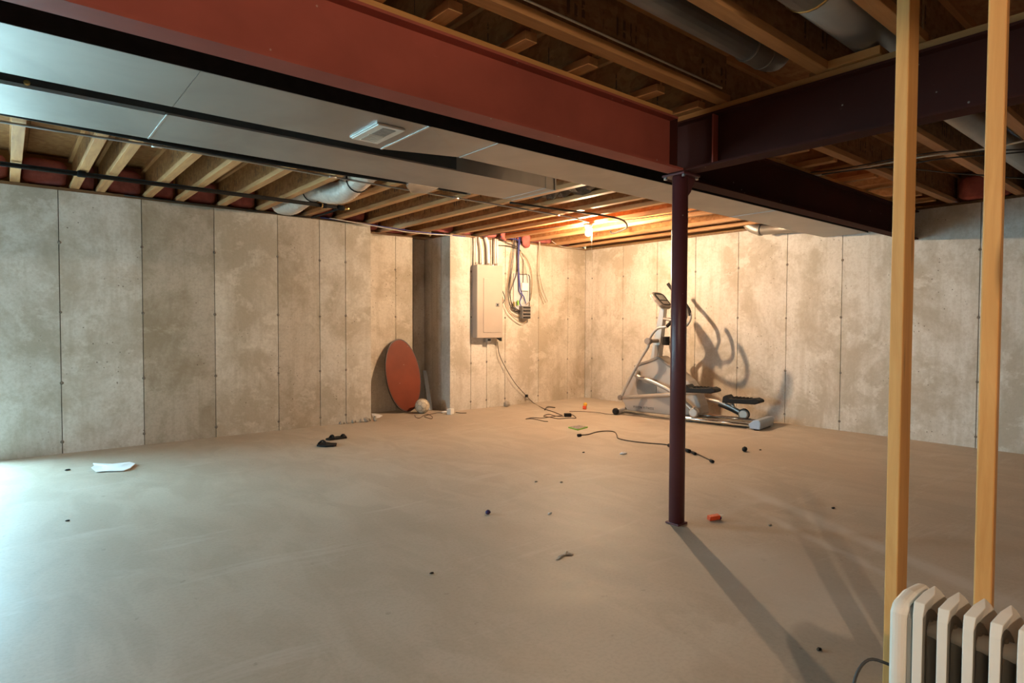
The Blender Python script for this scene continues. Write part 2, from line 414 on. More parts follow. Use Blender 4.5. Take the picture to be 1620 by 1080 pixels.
TIES = (.11, .65, 1.283, 1.925)
def panel_wall(name, base_boxes, axis, plane, sign, seams, tints, z0=0.0, z1=WT, ties=TIES):
    """cast wall: a dark backing with one proud panel between each pair of form seams"""
    mb = MB()
    for a, b in base_boxes: mb.box(a, b)
    root = struct(mb.build(name, M['joint']))
    rr = random.Random(len(name)*7+int(plane*10))
    for i in range(len(seams)-1):
        s0, s1 = sorted((seams[i], seams[i+1])); g = .0035
        if axis == 'X': a, b = (s0+g, plane, z0), (s1-g, plane+.014*sign, z1)
        else: a, b = (plane, s0+g, z0), (plane+.014*sign, s1-g, z1)
        lo = [min(p, q) for p, q in zip(a, b)]; hi = [max(p, q) for p, q in zip(a, b)]
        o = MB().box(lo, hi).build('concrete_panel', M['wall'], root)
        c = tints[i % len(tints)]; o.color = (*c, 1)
        if ties and i > 0:
            for z in ties:
                e = seams[i] + rr.uniform(-.004, .004); zz = z + rr.uniform(-.01, .01)
                c0 = V((e, plane-.001*sign, zz)) if axis == 'X' else V((plane-.001*sign, e, zz))
                ax = V((0, -sign, 0)) if axis == 'X' else V((-sign, 0, 0))
                t = MB().lathe(c0, ax, [(.017*rr.uniform(.7, 1.2), -.004), (.013, .002), (.006, .004)], 7, False).build('form_tie', M['tie'], root)
    return root
G = [(1.0,1.04,1.07), (1.08,1.10,1.12), (.84,.79,.72), (1.08,1.04,.98), (.92,.86,.78), (1.0,.98,.94), (1.08,1.05,1.0)]
DX0, DX1, DZ = -1.15, -.2, 2.06
panel_wall('wall_left', [((XL, YA+.014, 0), (DX0, YA+.22, WT)), ((DX0, YA+.014, DZ), (DX1, YA+.22, WT)), ((DX1, YA+.014, 0), (3.466, YA+.22, WT)),
            ((3.40, YA+.2, 0), (3.466, YN+.2, WT))], 'X', YA, 1,
           [DX1, .391, 1.041, 1.692, 2.342, 2.819, 3.137, 3.466], [G[0], G[1], G[2], G[3], G[4], G[5], G[6]])
lw = bpy.data.objects['wall_left']
for a, b in (((XL, YA, 0), (-3.25, YA+.014, WT)), ((-3.245, YA, 0), (DX0, YA+.014, WT)), ((DX0, YA, DZ), (DX1, YA+.014, WT))):
    MB().box(a, b).build('concrete_panel', M['wall'], lw)
panel_wall('wall_alcove', [((3.466, YN+.014, 0), (4.404, YN+.22, WT))], 'X', YN, 1, [3.466, 3.75, 4.136, 4.404], [G[6], (1.06,1.0,.92), (1.02,.97,.9)])
panel_wall('wall_recess', [((4.404, 7.615, 0), (4.9, 7.85, WT)), ((4.404, 7.5, 0), (4.41, 7.615, WT))], 'X', 7.60, 1, [4.41, 4.66], [(.95,.95,.95)], ties=None)
panel_wall('wall_return', [((4.674, 6.97, 0), (4.9, 7.615, WT))], 'Y', 4.66, 1, [6.951, 7.17, 7.42, 7.60], [(.98,.96,.92), (.86,.84,.82), (1.0,.98,.96)], ties=None)
panel_wall('wall_back', [((4.664, YW+.014, 0), (XR+.2, YW+.22, WT))], 'X', YW, 1, [4.66, 5.008, 5.284, 5.62, 6.276, 6.9, XR], [(1.05,1.03,1.0), (1.08,1.05,1.02), (1.06,1.03,.98), (1.05,1.0,.95), (1.0,.93,.84), (1.0,.93,.84)])
ry = [6.95, 6.80, 6.16, 5.525, 4.885, 4.25, 3.61, 2.976, 2.34, 1.705, 1.07, .43, -.2]
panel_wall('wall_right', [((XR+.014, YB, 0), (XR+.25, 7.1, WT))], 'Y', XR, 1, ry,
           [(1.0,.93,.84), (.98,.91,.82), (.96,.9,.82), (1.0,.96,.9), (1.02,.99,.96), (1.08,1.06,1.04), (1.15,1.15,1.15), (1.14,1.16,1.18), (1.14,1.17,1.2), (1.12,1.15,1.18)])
MB().box((XR, YB, 0), (XR+.014, -.203, WT)).build('concrete_panel', M['wall'], bpy.data.objects['wall_right'])
WY0, WY1, WZ0, WZ1 = 4.4, 5.6, .9, 1.9
struct(MB().box((XL-.2, YB-.2, 0), (XL, WY0, ZJ+JD)).box((XL-.2, WY1, 0), (XL, 7.1, ZJ+JD)).box((XL-.2, WY0, 0), (XL, WY1, WZ0)).box((XL-.2, WY0, WZ1), (XL, WY1, ZJ+JD)).build('wall_end', M['plainwall']))
wn = struct(bpy.data.objects.new('fill_window', None)); COL.objects.link(wn); wn.location = (XL-.12, 5.0, WZ0)  # added unseen window, placed to throw cool daylight on the right wall
MB().box((XL-.15, WY0, WZ0), (XL-.09, WY0+.05, WZ1)).box((XL-.15, WY1-.05, WZ0), (XL-.09, WY1, WZ1)).box((XL-.15, WY0, WZ0), (XL-.09, WY1, WZ0+.05)).box((XL-.15, WY0, WZ1-.05), (XL-.09, WY1, WZ1)).box((XL-.15, 4.98, WZ0), (XL-.09, 5.02, WZ1)).build('fill_window_frame', M['door'], wn)
for a, b in ((WY0+.05, 4.98), (5.02, WY1-.05)):
    MB().add([(XL-.12, a, WZ0+.05), (XL-.12, b, WZ0+.05), (XL-.12, b, WZ1-.05), (XL-.12, a, WZ1-.05)], [(0,1,2,3)]).build('pane', M['glass'], wn)  # panes of the added fill window
struct(MB().box((XL, YB-.2, 0), (XR+.25, YB, ZJ+JD)).build('wall_rear', M['plainwall']))
# wooden sills on the concrete and rim boards behind the joist ends
def trim(n, a, b, m): return struct(MB().box(a, b).build('trim_%d' % n, M[m]))
trim(1, (XL, YA+.01, WT), (3.466, YA+.2, ZJ-.002), 'sill')
trim(2, (3.47, YN+.02, WT), (4.90, 7.86, ZJ-.002), 'sill')
trim(3, (4.67, YW+.01, WT), (XR, YW+.16, ZJ-.002), 'sill')
trim(4, (XR+.02, YB, WT), (XR+.2, 7.1, ZJ-.002), 'sill')
trim(5, (XL, YA+.185, ZJ), (3.50, YA+.22, ZJ+JD), 'plate_x')
trim(6, (3.40, YN+.15, ZJ), (4.90, YN+.19, ZJ+JD), 'plate_x')
trim(7, (4.70, YW+.165, ZJ), (XR+.2, YW+.2, ZJ+JD), 'plate_x')
trim(8, (XR+.165, YB, ZJ), (XR+.2, 7.1, ZJ+JD), 'plate_y')
# patio door (out of frame on the left) that lets the daylight in
dr = struct(bpy.data.objects.new('door_1', None)); COL.objects.link(dr); dr.location = (-.675, 7.02, 0)
fr = MB(); fr.box((DX0, 6.98, 0), (DX0+.06, 7.06, DZ)).box((DX1-.06, 6.98, 0), (DX1, 7.06, DZ)).box((DX0, 6.98, DZ-.06), (DX1, 7.06, DZ)).box((DX0, 6.98, 0), (DX1, 7.06, .05))
fr.build('door_frame', M['door'], dr)
for a, b in ((DX0+.06, DX1-.06),):
    MB().add([(a, 7.02, .05), (b, 7.02, .05), (b, 7.02, DZ-.06), (a, 7.02, DZ-.06)], [(0,1,2,3)]).build('pane', M['glass'], dr)
struct(MB().box((-9, 7.13, -.2), (3.3, 16, -.03)).build('floor_patio', M['patio']))

# ------------------------------------------------------------------ steel beams and post
BZ0, BZ1 = 2.085, 2.375
def ibeam(label, axis, a0, a1, c, paint, pm, name='steel_beam', fl=.11, trim_web=0.0):
    loc = ((a0+a1)/2, c, BZ0) if axis == 'X' else (c, (a0+a1)/2, BZ0)
    t = thing(name, label, 'beam', loc, 0)
    def bx(h0, h1, z0, z1):
        return ((a0, c+h0, z0), (a1, c+h1, z1)) if axis == 'X' else ((c+h0, a0, z0), (c+h1, a1, z1))
    h = fl/2
    MB().box(*bx(-h, h, BZ0, BZ0+.012)).build('bottom_flange', paint, t)
    a1 -= trim_web
    MB().box(*bx(-.004, .004, BZ0+.012, BZ1-.012)).build('web', paint, t)
    MB().box(*bx(-h, h, BZ1-.012, BZ1)).build('top_flange', paint, t)
    tag(MB().box(*bx(-.018, .095, BZ1, ZJ-.002)).build('nailer_plate', pm, t, bevel=.002), 'raw wooden plate on top of the steel')
    return t
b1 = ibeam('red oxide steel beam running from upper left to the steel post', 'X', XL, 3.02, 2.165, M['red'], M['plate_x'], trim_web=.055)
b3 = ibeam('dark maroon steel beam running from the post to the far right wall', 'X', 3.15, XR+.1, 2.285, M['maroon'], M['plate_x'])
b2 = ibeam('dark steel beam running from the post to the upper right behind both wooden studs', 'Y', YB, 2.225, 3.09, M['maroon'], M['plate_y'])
for x in (2.960,): MB().box((x-.004, 2.112, BZ0+.012), (x+.004, 2.160, BZ1-.012)).build('stiffener', M['maroon'], b1)  # dark on the red beam: its shade is put into the colour
MB().box((3.037, 1.93, BZ0+.012), (3.085, 1.938, BZ1-.012)).build('stiffener', M['red'], b2)
MB().box((3.0, 1.62, ZJ-.002), (3.19, 1.05, ZJ+.02)).build('shim', M['plate_y'], b2) if False else None
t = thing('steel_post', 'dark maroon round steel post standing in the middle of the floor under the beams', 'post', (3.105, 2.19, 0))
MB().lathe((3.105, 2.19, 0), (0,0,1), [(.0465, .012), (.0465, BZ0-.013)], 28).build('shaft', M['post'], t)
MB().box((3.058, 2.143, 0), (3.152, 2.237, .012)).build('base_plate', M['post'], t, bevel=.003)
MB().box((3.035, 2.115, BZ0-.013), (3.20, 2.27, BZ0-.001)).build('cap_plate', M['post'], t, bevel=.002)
for x, y in ((3.05, 2.13), (3.05, 2.255), (3.185, 2.13), (3.185, 2.255)):
    MB().lathe((x, y, BZ0-.028), (0,0,1), [(.009, 0), (.011, .003), (.011, .014)], 6, False).build('bolt', M['steel'], t)
MB().prism([(3.13, 2.155, BZ0-.013), (3.21, 2.155, BZ0-.013), (3.16, 2.155, BZ0-.10), (3.13, 2.155, BZ0-.13)], (0, .008, 0)).build('gusset', M['post'], t)

# ------------------------------------------------------------------ joists
ORD = ['first','second','third','fourth','fifth','sixth','seventh','eighth','ninth','tenth','eleventh','twelfth','thirteenth','fourteenth','fifteenth','sixteenth','seventeenth','eighteenth']
def joist(label, axis, a0, a1, c, group):
    t = thing('floor_joist', label, 'joist', ((a0+a1)/2, c, ZJ) if axis == 'X' else (c, (a0+a1)/2, ZJ), 0, group)
    def bx(h, z0, z1): return ((a0, c-h, z0), (a1, c+h, z1)) if axis == 'X' else ((c-h, a0, z0), (c+h, a1, z1))
    k = axis.lower()
    MB().box(*bx(.034, ZJ, ZJ+.040)).build('bottom_flange', M['flange_'+k], t, bevel=.002, seg=1)
    MB().box(*bx(.034, ZJ+JD-.040, ZJ+JD-.001)).build('top_flange', M['flange_'+k], t)
    MB().box(*bx(.006, ZJ+.040, ZJ+JD-.040)).build('web', M['web_'+k], t)
    return t
FARX = [.09, .515, .715, 1.10, 1.38, 1.775, 2.165, 2.685, 3.06, 3.465, 3.94, 4.35, 4.80, 5.15, 5.58, 6.05, 6.65, 7.05]
for i, x in enumerate(FARX):
    yend = 7.08 if x < 3.4 else (7.64 if x < 4.9 else 7.1)
    joist('wooden I-joist over the far bay, %s counted from the left edge of the photo' % ORD[i], 'Y', 2.02, yend, x, 'joists of the far bay')
for i, y in enumerate((1.90, 1.36, .96, .50, .05)):
    joist('wooden I-joist parallel to the red beam, %s one in front of it' % ORD[i], 'X', XL, 3.10, y, 'joists in front of the red beam')
for i, y in enumerate((1.95, 1.42, .96, .50, .05)):
    joist('wooden I-joist behind the dark right beam, %s counted from the maroon beam' % ORD[i], 'X', 3.13, XR+.15, y, 'joists behind the dark beam')
# pink insulation stuffed between the joist ends at the walls
rr = random.Random(3)
def batt(x0, x1, y0, y1, z0, z1, label, axis='X'):
    mb = MB(); n, m = 5, 4; vs = []
    c = ((x0+x1)/2, (y0+y1)/2, (z0+z1)/2)
    mb.ball((0,0,0), 1.0, 12, 8)
    for p in mb.v:
        q = []
        for k, (lo, hi) in enumerate(((x0, x1), (y0, y1), (z0, z1))):
            s_ = math.copysign(abs(p[k])**.45, p[k]); q.append((lo+hi)/2 + s_*(hi-lo)/2*rr.uniform(.93, 1.0))
        p[:] = q
    o = mb.build('insulation_batt', M['pink']); return tag(o, label, 'insulation', 'pink batts at the joist ends')
for i in range(len(FARX)-1):
    a, b = FARX[i], FARX[i+1]
    yy = (6.93, 7.07) if b < 3.5 else ((7.50, 7.63) if b < 4.6 else (6.98, 7.1))
    batt(a+.037, b-.037, yy[0], yy[1], ZJ+.012, ZJ+.25, 'pink insulation batt at the wall end between the %s and %s far joists' % (ORD[i], ORD[i+1]))
for i, (a, b) in enumerate(((.96, 1.42), (1.42, 1.95), (.50, .96))):
    batt(XR-.02, XR+.15, a+.037, b-.037, ZJ+.0, ZJ+.25, 'pink insulation batt above the right wall, %s from the maroon beam' % ['second','first','third'][i])
batt(-.42, .053, 6.93, 7.07, ZJ+.012, ZJ+.25, 'pink insulation batt at the wall left of the first far joist')
for i, (px, py, r) in enumerate(((797, 372, .06), (832, 380, .09))):
    p = onax(px, py, 1, 6.90)
    mb = MB().ball(p, r, 10, 7, (.9, .5, 1.2))
    for v_ in mb.v: v_ += V((rr.uniform(-.015,.015), rr.uniform(-.01,.01), rr.uniform(-.015,.015)))
    tag(mb.build('insulation_tuft', M['pink']), ['small tuft of pink insulation hanging above the breaker panel', 'larger pink insulation tuft hanging above the cable bundle'][i], 'insulation')
# short blocking piece lying on the right beam plate
tag(MB().box((3.05, 1.10, ZJ), (3.19, 1.33, ZJ+.038)).build('wood_block', M['plate_y'], bevel=.002), 'short wood block lying on the plate of the dark right beam', 'block')

# ------------------------------------------------------------------ ducts
DZ0 = 2.205
t = thing('supply_duct', 'wide galvanized trunk duct running beside the red beam to the right wall', 'duct', (1.5, 2.95, DZ0))
D0 = 2.71
def duct_sec(name, x0, x1, y0a, y1a, y0b, y1b, par, z0=DZ0, z1=2.40, mat='galv', za=0, zb=0):
    vs = [(x0,y0a,z0+za),(x0,y1a,z0+za),(x1,y1b,z0+zb),(x1,y0b,z0+zb),(x0,y0a,z1),(x0,y1a,z1),(x1,y1b,z1),(x1,y0b,z1)]
    return MB().add(vs, [(0,1,2,3),(7,6,5,4),(0,3,7,4),(1,5,6,2),(0,4,5,1),(3,2,6,7)]).build(name, M[mat], par)
duct_sec('duct_section', XL+.1, .62, D0, 3.24, D0, 3.24, t)
duct_sec('duct_section', .622, 1.69, D0, 3.24, D0, 3.235, t)
# tapered section with a diagonal crease
vs = [(1.695,D0,DZ0),(1.695,3.235,DZ0),(2.14,3.09,DZ0),(2.14,D0,DZ0),(1.695,D0,2.40),(1.695,3.235,2.40),(2.14,3.09,2.40),(2.14,D0,2.40),(1.75,D0,DZ0+.003)]
MB().add(vs, [(0,1,2,8),(8,2,3),(7,6,5,4),(0,8,3,7,4),(1,5,6,2),(0,4,5,1),(3,2,6,7)]).build('taper_section', M['galv'], t)
duct_sec('duct_section', 2.145, 3.70, D0, 3.09, D0, 3.12, t)
duct_sec('duct_section', 3.703, 5.25, D0, 3.12, D0, 3.15, t)
duct_sec('duct_section', 5.253, XR-.02, D0, 3.15, D0, 3.18, t)
for x, y1, mm in ((1.692, 3.235, 'aqua'), (2.142, 3.09, 'galv'), (5.251, 3.15, 'galv_dull')):
    MB().box((x-.006, D0-.002, DZ0-.003), (x+.006, y1, DZ0+.004)).build('drive_cleat', M[mm], t)
tag(MB().box((XL+.1, D0-.006, DZ0+.001), (XR-.02, D0-.001, 2.41)).build('side_shade', M['iron'], t), 'near side of the duct with its shade as a black strip')  # bare duct side; this black strip paints its shade
rg = tag(MB().box((1.46, 2.82, DZ0-.012), (1.615, 3.13, DZ0-.0005)).build('air_register', M['regframe'], t, bevel=.003), 'cream enamel air register with a damper window')
MB().box((1.50, 2.85, DZ0-.014), (1.575, 2.975, DZ0-.0122)).build('register_opening', M['grille'], rg)
for k in range(7):
    y = 2.99+k*.017; MB().box((1.495, y, DZ0-.0155), (1.58, y+.008, DZ0-.0122)).build('louvre', M['regframe'], rg)
MB().box((1.452, 2.82, DZ0-.007), (1.4595, 3.13, DZ0-.0005)).build('register_flange', M['aqua'], t)
t = thing('return_duct', 'lower galvanized duct with a capped end, nearer the far joists', 'duct', (.5, 3.6, DZ0))
R0, R1 = 3.36, 3.86
duct_sec('duct_section', XL+.1, .62, R0, R1, R0, R1, t, DZ0-.005)
duct_sec('duct_section', .622, 3.10, R0, R1, R0, R1, t, DZ0-.005)
duct_sec('duct_section', 3.102, 3.19, R0, R1, R0, R1, t, DZ0-.005)
tag(MB().box((XL+.1, R0-.004, DZ0+.004), (2.3, R0-.0005, 2.40)).build('side_shade', M['gap_shade'], t), 'near side of the duct with the shade of the gap as a dark strip')  # no lining: a dark strip painting the shade of the gap
MB().box((.617, R0-.003, DZ0-.008), (.625, R1, DZ0)).build('drive_cleat', M['aqua'], t)
MB().box((3.097, R0-.004, DZ0-.007), (3.106, R1, DZ0+.08)).build('drive_cleat', M['galv_dull'], t)
MB().box((3.185, R0-.008, DZ0-.008), (3.20, R1+.004, 2.40)).build('end_cap', M['galv'], t)
MB().box((XL+.1, R0-.006, DZ0-.012), (.61, R0+.0, DZ0+.004)).build('edge_angle', M['aqua'], t)
MB().lathe((.09, R0-.012, DZ0+.01), (0,-1,0), [(.011, 0), (.013, .004), (.006, .008)], 8).build('screw', M['brass'], t)
# black iron gas line beyond the ducts, and the long one by the wall
def run(name, label, cat, pts, r, mat, n=8, group=None, sm=0, parent=None):
    pts = smooth_path(pts, sm) if sm else pts
    o = MB().tube(pts, r, n).build(name, mat, parent)
    return tag(o, label, cat, group) if parent is None else o
run('black_hose', 'black hose sagging close behind the lower duct', 'hose', [(-4.3, 4.40, 2.36), (-1, 4.45, 2.37), (.1, 4.48, 2.372), (1.2, 4.5, 2.352), (2.0, 4.5, 2.358), (2.7, 4.55, 2.385), (3.3, 4.6, 2.395)], .022, M['iron'], 10, None, 6)
t = thing('gas_line', 'long black iron pipe with brass valve along the left wall joists', 'pipe', (1, 6.05, 2.38))
MB().tube([(-4.3, 6.05, 2.392), (2.74, 6.05, 2.392)], .019, 10).build('pipe', M['iron'], t)
for x in (.50, 2.52, 2.70): MB().lathe((x-.03, 6.05, 2.392), (1,0,0), [(.024, 0), (.027, .008), (.027, .05), (.024, .06)], 10).build('coupling', M['iron'], t)
MB().lathe((2.74, 6.05, 2.392), (1,0,0), [(.020, 0), (.022, .01), (.016, .03), (.016, .05)], 10).build('valve', M['brass'], t)
MB().lathe((2.49, 6.05, 2.392), (1,0,0), [(.030, 0), (.030, .012)], 6).build('ring', M['brass'], t)
MB().tube([(2.70, 6.05, 2.392), (2.70, 6.25, 2.385), (2.72, 6.88, 2.40)], .012, 8).build('branch', M['iron'], t)
t = thing('light_conduit', 'thin grey metal conduit running under the joists to the lit bulb', 'conduit', (1, 4.85, 2.40))
MB().tube(smooth_path([(-4.3, 4.83, 2.403), (0, 4.83, 2.403), (1, 4.80, 2.403), (2.35, 4.88, 2.403), (4.6, 4.93, 2.403), (5.0, 4.94, 2.40), (5.28, 4.98, 2.385)], 5), .0085, 8).build('tube', M['galv_dull'], t)
for x, y in ((.82, 4.805), (2.1, 4.86), (3.35, 4.90), (4.72, 4.93)): MB().lathe((x-.03, y, 2.403), (1,0.01,0), [(.012, 0), (.012, .06)], 8).build('coupling', M['steel'], t)
# flexible duct between two joists, foil boot, elbow on the right wall
t = thing('flexible_duct', 'pale flexible duct sagging between two far joists', 'duct', (2.45, 5.7, 2.40))
pts = smooth_path([(2.36, 6.85, 2.50), (2.37, 6.55, 2.45), (2.40, 6.25, 2.50), (2.42, 6.0, 2.522), (2.44, 5.75, 2.46), (2.455, 5.45, 2.425), (2.46, 5.15, 2.48), (2.46, 4.9, 2.525), (2.46, 4.3, 2.57)], 22)
MB().tube(pts, [.10*(1+.035*(1 if i % 3 == 0 else -1)) for i in range(len(pts))], 14).build('sleeve', M['flexduct'], t)
for k in (60, 132):
    MB().tube([pts[k]+V((.108*cos(a), 0, .108*sin(a))) for a in [2*pi*j/20 for j in range(20)]], .006, 6, closed=True).build('strap', M['black'], t)
mb = MB(); q = [(2.47, 4.26, 2.30), (2.80, 4.33, 2.32), (2.79, 4.52, 2.30), (2.62, 4.50, 2.285), (2.50, 4.36, 2.29)]
mb.prism(q, (0, 0, .12)); tag(mb.build('duct_boot', M['foil'], bevel=.01), 'crumpled foil duct boot hanging behind the lower duct', 'duct')
t = thing('wall_elbow_duct', 'small shiny round duct with an elbow at the top of the right wall', 'duct', (7.12, 3.7, 2.3))
MB().tube(smooth_path([(7.13, 4.06, 2.62), (7.13, 4.05, 2.50), (7.13, 3.98, 2.405), (7.13, 3.86, 2.35)], 6), .066, 16).build('elbow', M['galv'], t)
MB().tube([(7.13, 3.87, 2.352), (7.13, 3.3, 2.33), (7.13, 3.15, 2.33)], .062, 16).build('pipe', M['galv'], t)
MB().lathe((7.13, 3.88, 2.353), (0,-1,-.06), [(.071, 0), (.071, .03)], 16).build('collar', M['galv'], t)
# round ducts up between the near joists
t = thing('round_duct', 'small round duct up between joists left of the dark beam, ending in a shiny elbow', 'duct', (2.2, 1.58, 2.5))
MB().tube([(-4, 1.58, 2.53), (2.78, 1.58, 2.53)], .062, 18).build('pipe', M['galv_dull'], t)
MB().tube(smooth_path([(2.76, 1.58, 2.53), (2.92, 1.58, 2.53), (3.02, 1.585, 2.55), (3.10, 1.60, 2.60)], 5), .066, 18).build('elbow', M['galv'], t)
for x in (2.76, 2.90): MB().lathe((x, 1.58, 2.53), (1,0,0), [(.069, 0), (.069, .012)], 18).build('collar', M['galv'], t)
t = thing('large_round_duct', 'large dull round duct up between joists beside the left wooden stud', 'duct', (2.2, 1.16, 2.55))
MB().tube([(-4, 1.16, 2.575), (2.52, 1.16, 2.575)], .118, 22).build('pipe', M['galv_dull'], t)
MB().tube([(2.50, 1.16, 2.575), (3.6, 1.16, 2.575)], .114, 22).build('pipe', M['galv_dull'], t)
MB().lathe((2.50, 1.16, 2.575), (1,0,0), [(.120, 0), (.123, .006), (.120, .012)], 22).build('seam_ring', M['brass'], t)
run('far_round_duct', 'round galvanized duct behind the dark beam between the two studs', 'duct', [(3.7, 1.20, 2.53), (7.2, 1.20, 2.53)], .085, M['galv_dull'], 18)
# crumpled dark film between two joists near the bulb
mb = MB(); nx, ny = 6, 12; r2 = random.Random(5)
for i in range(nx+1):
    for j in range(ny+1):
        mb.v.append(V((3.98+i*.333/nx, 3.45+j*1.2/ny, 2.475+.03*sin(i*1.7+j)+r2.uniform(-.02,.02))))
for i in range(nx):
    for j in range(ny):
        a = i*(ny+1)+j; mb.f.append([a, a+ny+1, a+ny+2, a+1]); mb.sm.append(False)
tag(mb.build('plastic_sheet', M['sheet']), 'crumpled dark shiny film tucked between joists near the bulb', 'plastic sheet')

# ------------------------------------------------------------------ lamps
def bulb(label, p, mat, chain=True):
    p = V(p); t = thing('bare_bulb', label, 'lamp', (p.x, p.y, ZJ))
    MB().lathe((p.x, p.y, ZJ-.03), (0,0,1), [(.055, 0), (.058, .006), (.058, .028)], 18).build('junction_box', M['steel'], t)
    MB().lathe((p.x, p.y, ZJ-.062), (0,0,1), [(.022, 0), (.03, .01), (.05, .033)], 16).build('lamp_holder', M['white'], t)
    MB().lathe((p.x, p.y, ZJ-.150), (0,0,1), [(.001, 0), (.014, .003), (.024, .012), (.0295, .028), (.028, .042), (.018, .066), (.013, .088)], 18).build('bulb', mat, t)
    if chain: MB().tube([(p.x+.045, p.y-.02, ZJ-.05), (p.x+.046, p.y-.02, ZJ-.34)], .0015, 5).build('pull_cord', M['cable_w'], t)
    return t
bulb('lit bare bulb under the ceiling joists near the far corner', (5.50, 5.20, 0), M['bulb_far'])
# second bulb behind the camera, and an added box keeping it off the dark beam
bulb('lit bare bulb under the ceiling joists behind the camera', (-.80, -1.35, 0), M['bulb_near'], False)
tag(MB().box((.10, -3.9, 2.25), (.65, -.56, 2.41)).build('shade_box', M['galv'], bevel=.004), 'added box behind the camera that shades the dark beam from the near bulb', 'duct')

# ------------------------------------------------------------------ wooden studs
def stud(label, px, py, X, rz, w_=.038, d_=.089):
    p = onax(px, py, 0, X); cx, cy = p.x+d_/2, p.y-w_/2
    o = MB().box((-d_/2, -w_/2, 0), (d_/2, w_/2, ZJ)).build('wood_stud', M['stud'], org=(0,0,0), bevel=.004, seg=3)
    o.location = (cx, cy, 0); o.rotation_euler = (0, 0, R(rz)); return tag(o, label, 'stud')
s1 = stud('left of two upright wooden studs, in front of the dark beam', 1407, 540, 2.2, 0)
s2 = stud('right of two upright wooden studs, behind the radiator fins', 1545, 540, 1.92, 9)

# ------------------------------------------------------------------ oil radiator
RX = V((.105, -.9945, 0)); RD = V((.995, -.105, 0))      # along the row of fins, and into the depth
P0 = V((1.505, .503, 0)); H = .622
rad = thing('oil_radiator', 'cream oil-filled radiator with upright fins at the lower right corner', 'radiator', tuple(P0))
def rad_pt(a, d, z): return P0 + RX*a + RD*d + V((0,0,z))
def fin(a, wid=.027, depth=.155, top=H):
    # front and back edges folded over to the right; the fold narrows to a point at the peak
    out = [(0, .10), (0, top-.050), (.004, top-.022), (.040, top-.008), (.070, top), (.100, top-.018), (depth-.012, top-.055), (depth, top-.085), (depth, .10)]
    lf = [0, 0, 0, .004, .011, .008, .003, 0, 0]
    rg = [.018, .019, .021, .025, .0145, .014, .015, .016, .017]
    inn = [(.022,.10), (.022, top-.10), (.034, top-.070), (.058, top-.055), (.076, top-.055), (.095, top-.065), (depth-.038, top-.085), (depth-.022, top-.11), (depth-.022,.10)]
    rim = MB(); n = len(out); vs = []
    for (d, z), l_, r_ in zip(out, lf, rg): vs += [rad_pt(a+l_, d, z), rad_pt(a+r_, d, z)]
    for (d, z) in inn: vs += [rad_pt(a-.003, d, z), rad_pt(a+.005, d, z)]
    fs = []
    for i in range(n-1):
        o, p, q, s_ = 2*i, 2*i+2, 2*n+2*i, 2*n+2*i+2
        fs += [(o, o+1, p+1, p), (o+1, q+1, s_+1, p+1), (o, p, s_, q), (q, s_, s_+1, q+1)]
    rim.add(vs, fs)
    f = rim.build('fin', M['cream'], rad, bevel=.003)
    MB().prism([rad_pt(a-.002, d, z) for d, z in inn], RX*.006).build('fin_plate', M['cream_shade'], f)
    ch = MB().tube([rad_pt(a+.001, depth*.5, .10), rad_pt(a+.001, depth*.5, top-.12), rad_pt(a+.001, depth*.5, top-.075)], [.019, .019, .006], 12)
    ch.build('oil_channel', M['cream_shade'], f)
    return f
NF = 12
for i in range(NF): fin(.047+i*.044)
# control box end
prof = [(0, .08), (0, .565), (.014, .588), (.06, .602), (.12, .602), (.148, .58), (.155, .08)]
mb = MB(); mb.prism([rad_pt(0, d, z) for d, z in prof], RX*.034); mb.build('control_housing', M['cream'], rad, bevel=.014, seg=4)
mb = MB(); mb.prism([rad_pt(.034, d*.9+.008, z*.985) for d, z in prof], RX*.009); mb.build('housing_gap_shade', M['cream_shade'], rad)
mb = MB(); mb.tube([rad_pt(.03, .078, .52), rad_pt(.047+(NF-1)*.044, .078, .52)], .02, 12); mb.build('upper_header', M['cream'], rad)
mb = MB(); mb.tube([rad_pt(.05, .078, .15), rad_pt(.047+(NF-1)*.044, .078, .15)], .02, 12); mb.build('lower_header', M['cream'], rad)
for a in (.11, .047+(NF-1)*.044):
    ft = MB().tube([rad_pt(a, -.06, .03), rad_pt(a, 0, .085), rad_pt(a, .155, .085), rad_pt(a, .215, .03)], .012, 8).build('foot', M['black'], rad)
    for d in (-.06, .215): MB().lathe(rad_pt(a-.012, d, .025), RX, [(.025, 0), (.025, .024)], 12).build('caster', M['black'], ft)
p = smooth_path([rad_pt(-.006, .05, .42), rad_pt(-.045, .02, .43), rad_pt(-.06, -.01, .38), rad_pt(-.045, -.03, .30), rad_pt(-.02, -.03, .2), rad_pt(-.04, -.02, .05), rad_pt(-.05, -.05, .006), rad_pt(.1, -.2, .006)], 6)
MB().tube(p, .0035, 6).build('power_cord', M['cable_k'], rad)

# ------------------------------------------------------------------ breaker panel and wiring on the back wall
t = thing('breaker_panel', 'grey-beige electrical breaker panel on the concrete back wall', 'electrical panel', (5.25, 6.95, 1.0))
X0, X1, Z0, Z1 = 5.03, 5.47, 1.005, 2.01
MB().box((X0, 6.845, Z0), (X1, 6.951, Z1)).build('cabinet', M['panelgrey'], t, bevel=.003)
MB().box((X0-.008, 6.825, Z0-.008), (X1+.008, 6.846, Z1+.008)).build('cover', M['panelgrey'], t, bevel=.012, seg=3)
dd = MB().box((X0+.10, 6.817, Z0+.07), (X1-.03, 6.826, Z1-.18)).build('door', M['panelgrey'], t, bevel=.004)
MB().box((X1-.125, 6.809, 1.44), (X1-.065, 6.818, 1.49)).build('latch', M['steel'], dd, bevel=.003)
MB().box((X1-.11, 6.806, 1.45), (X1-.09, 6.81, 1.48)).build('latch_slot', M['black'], dd)
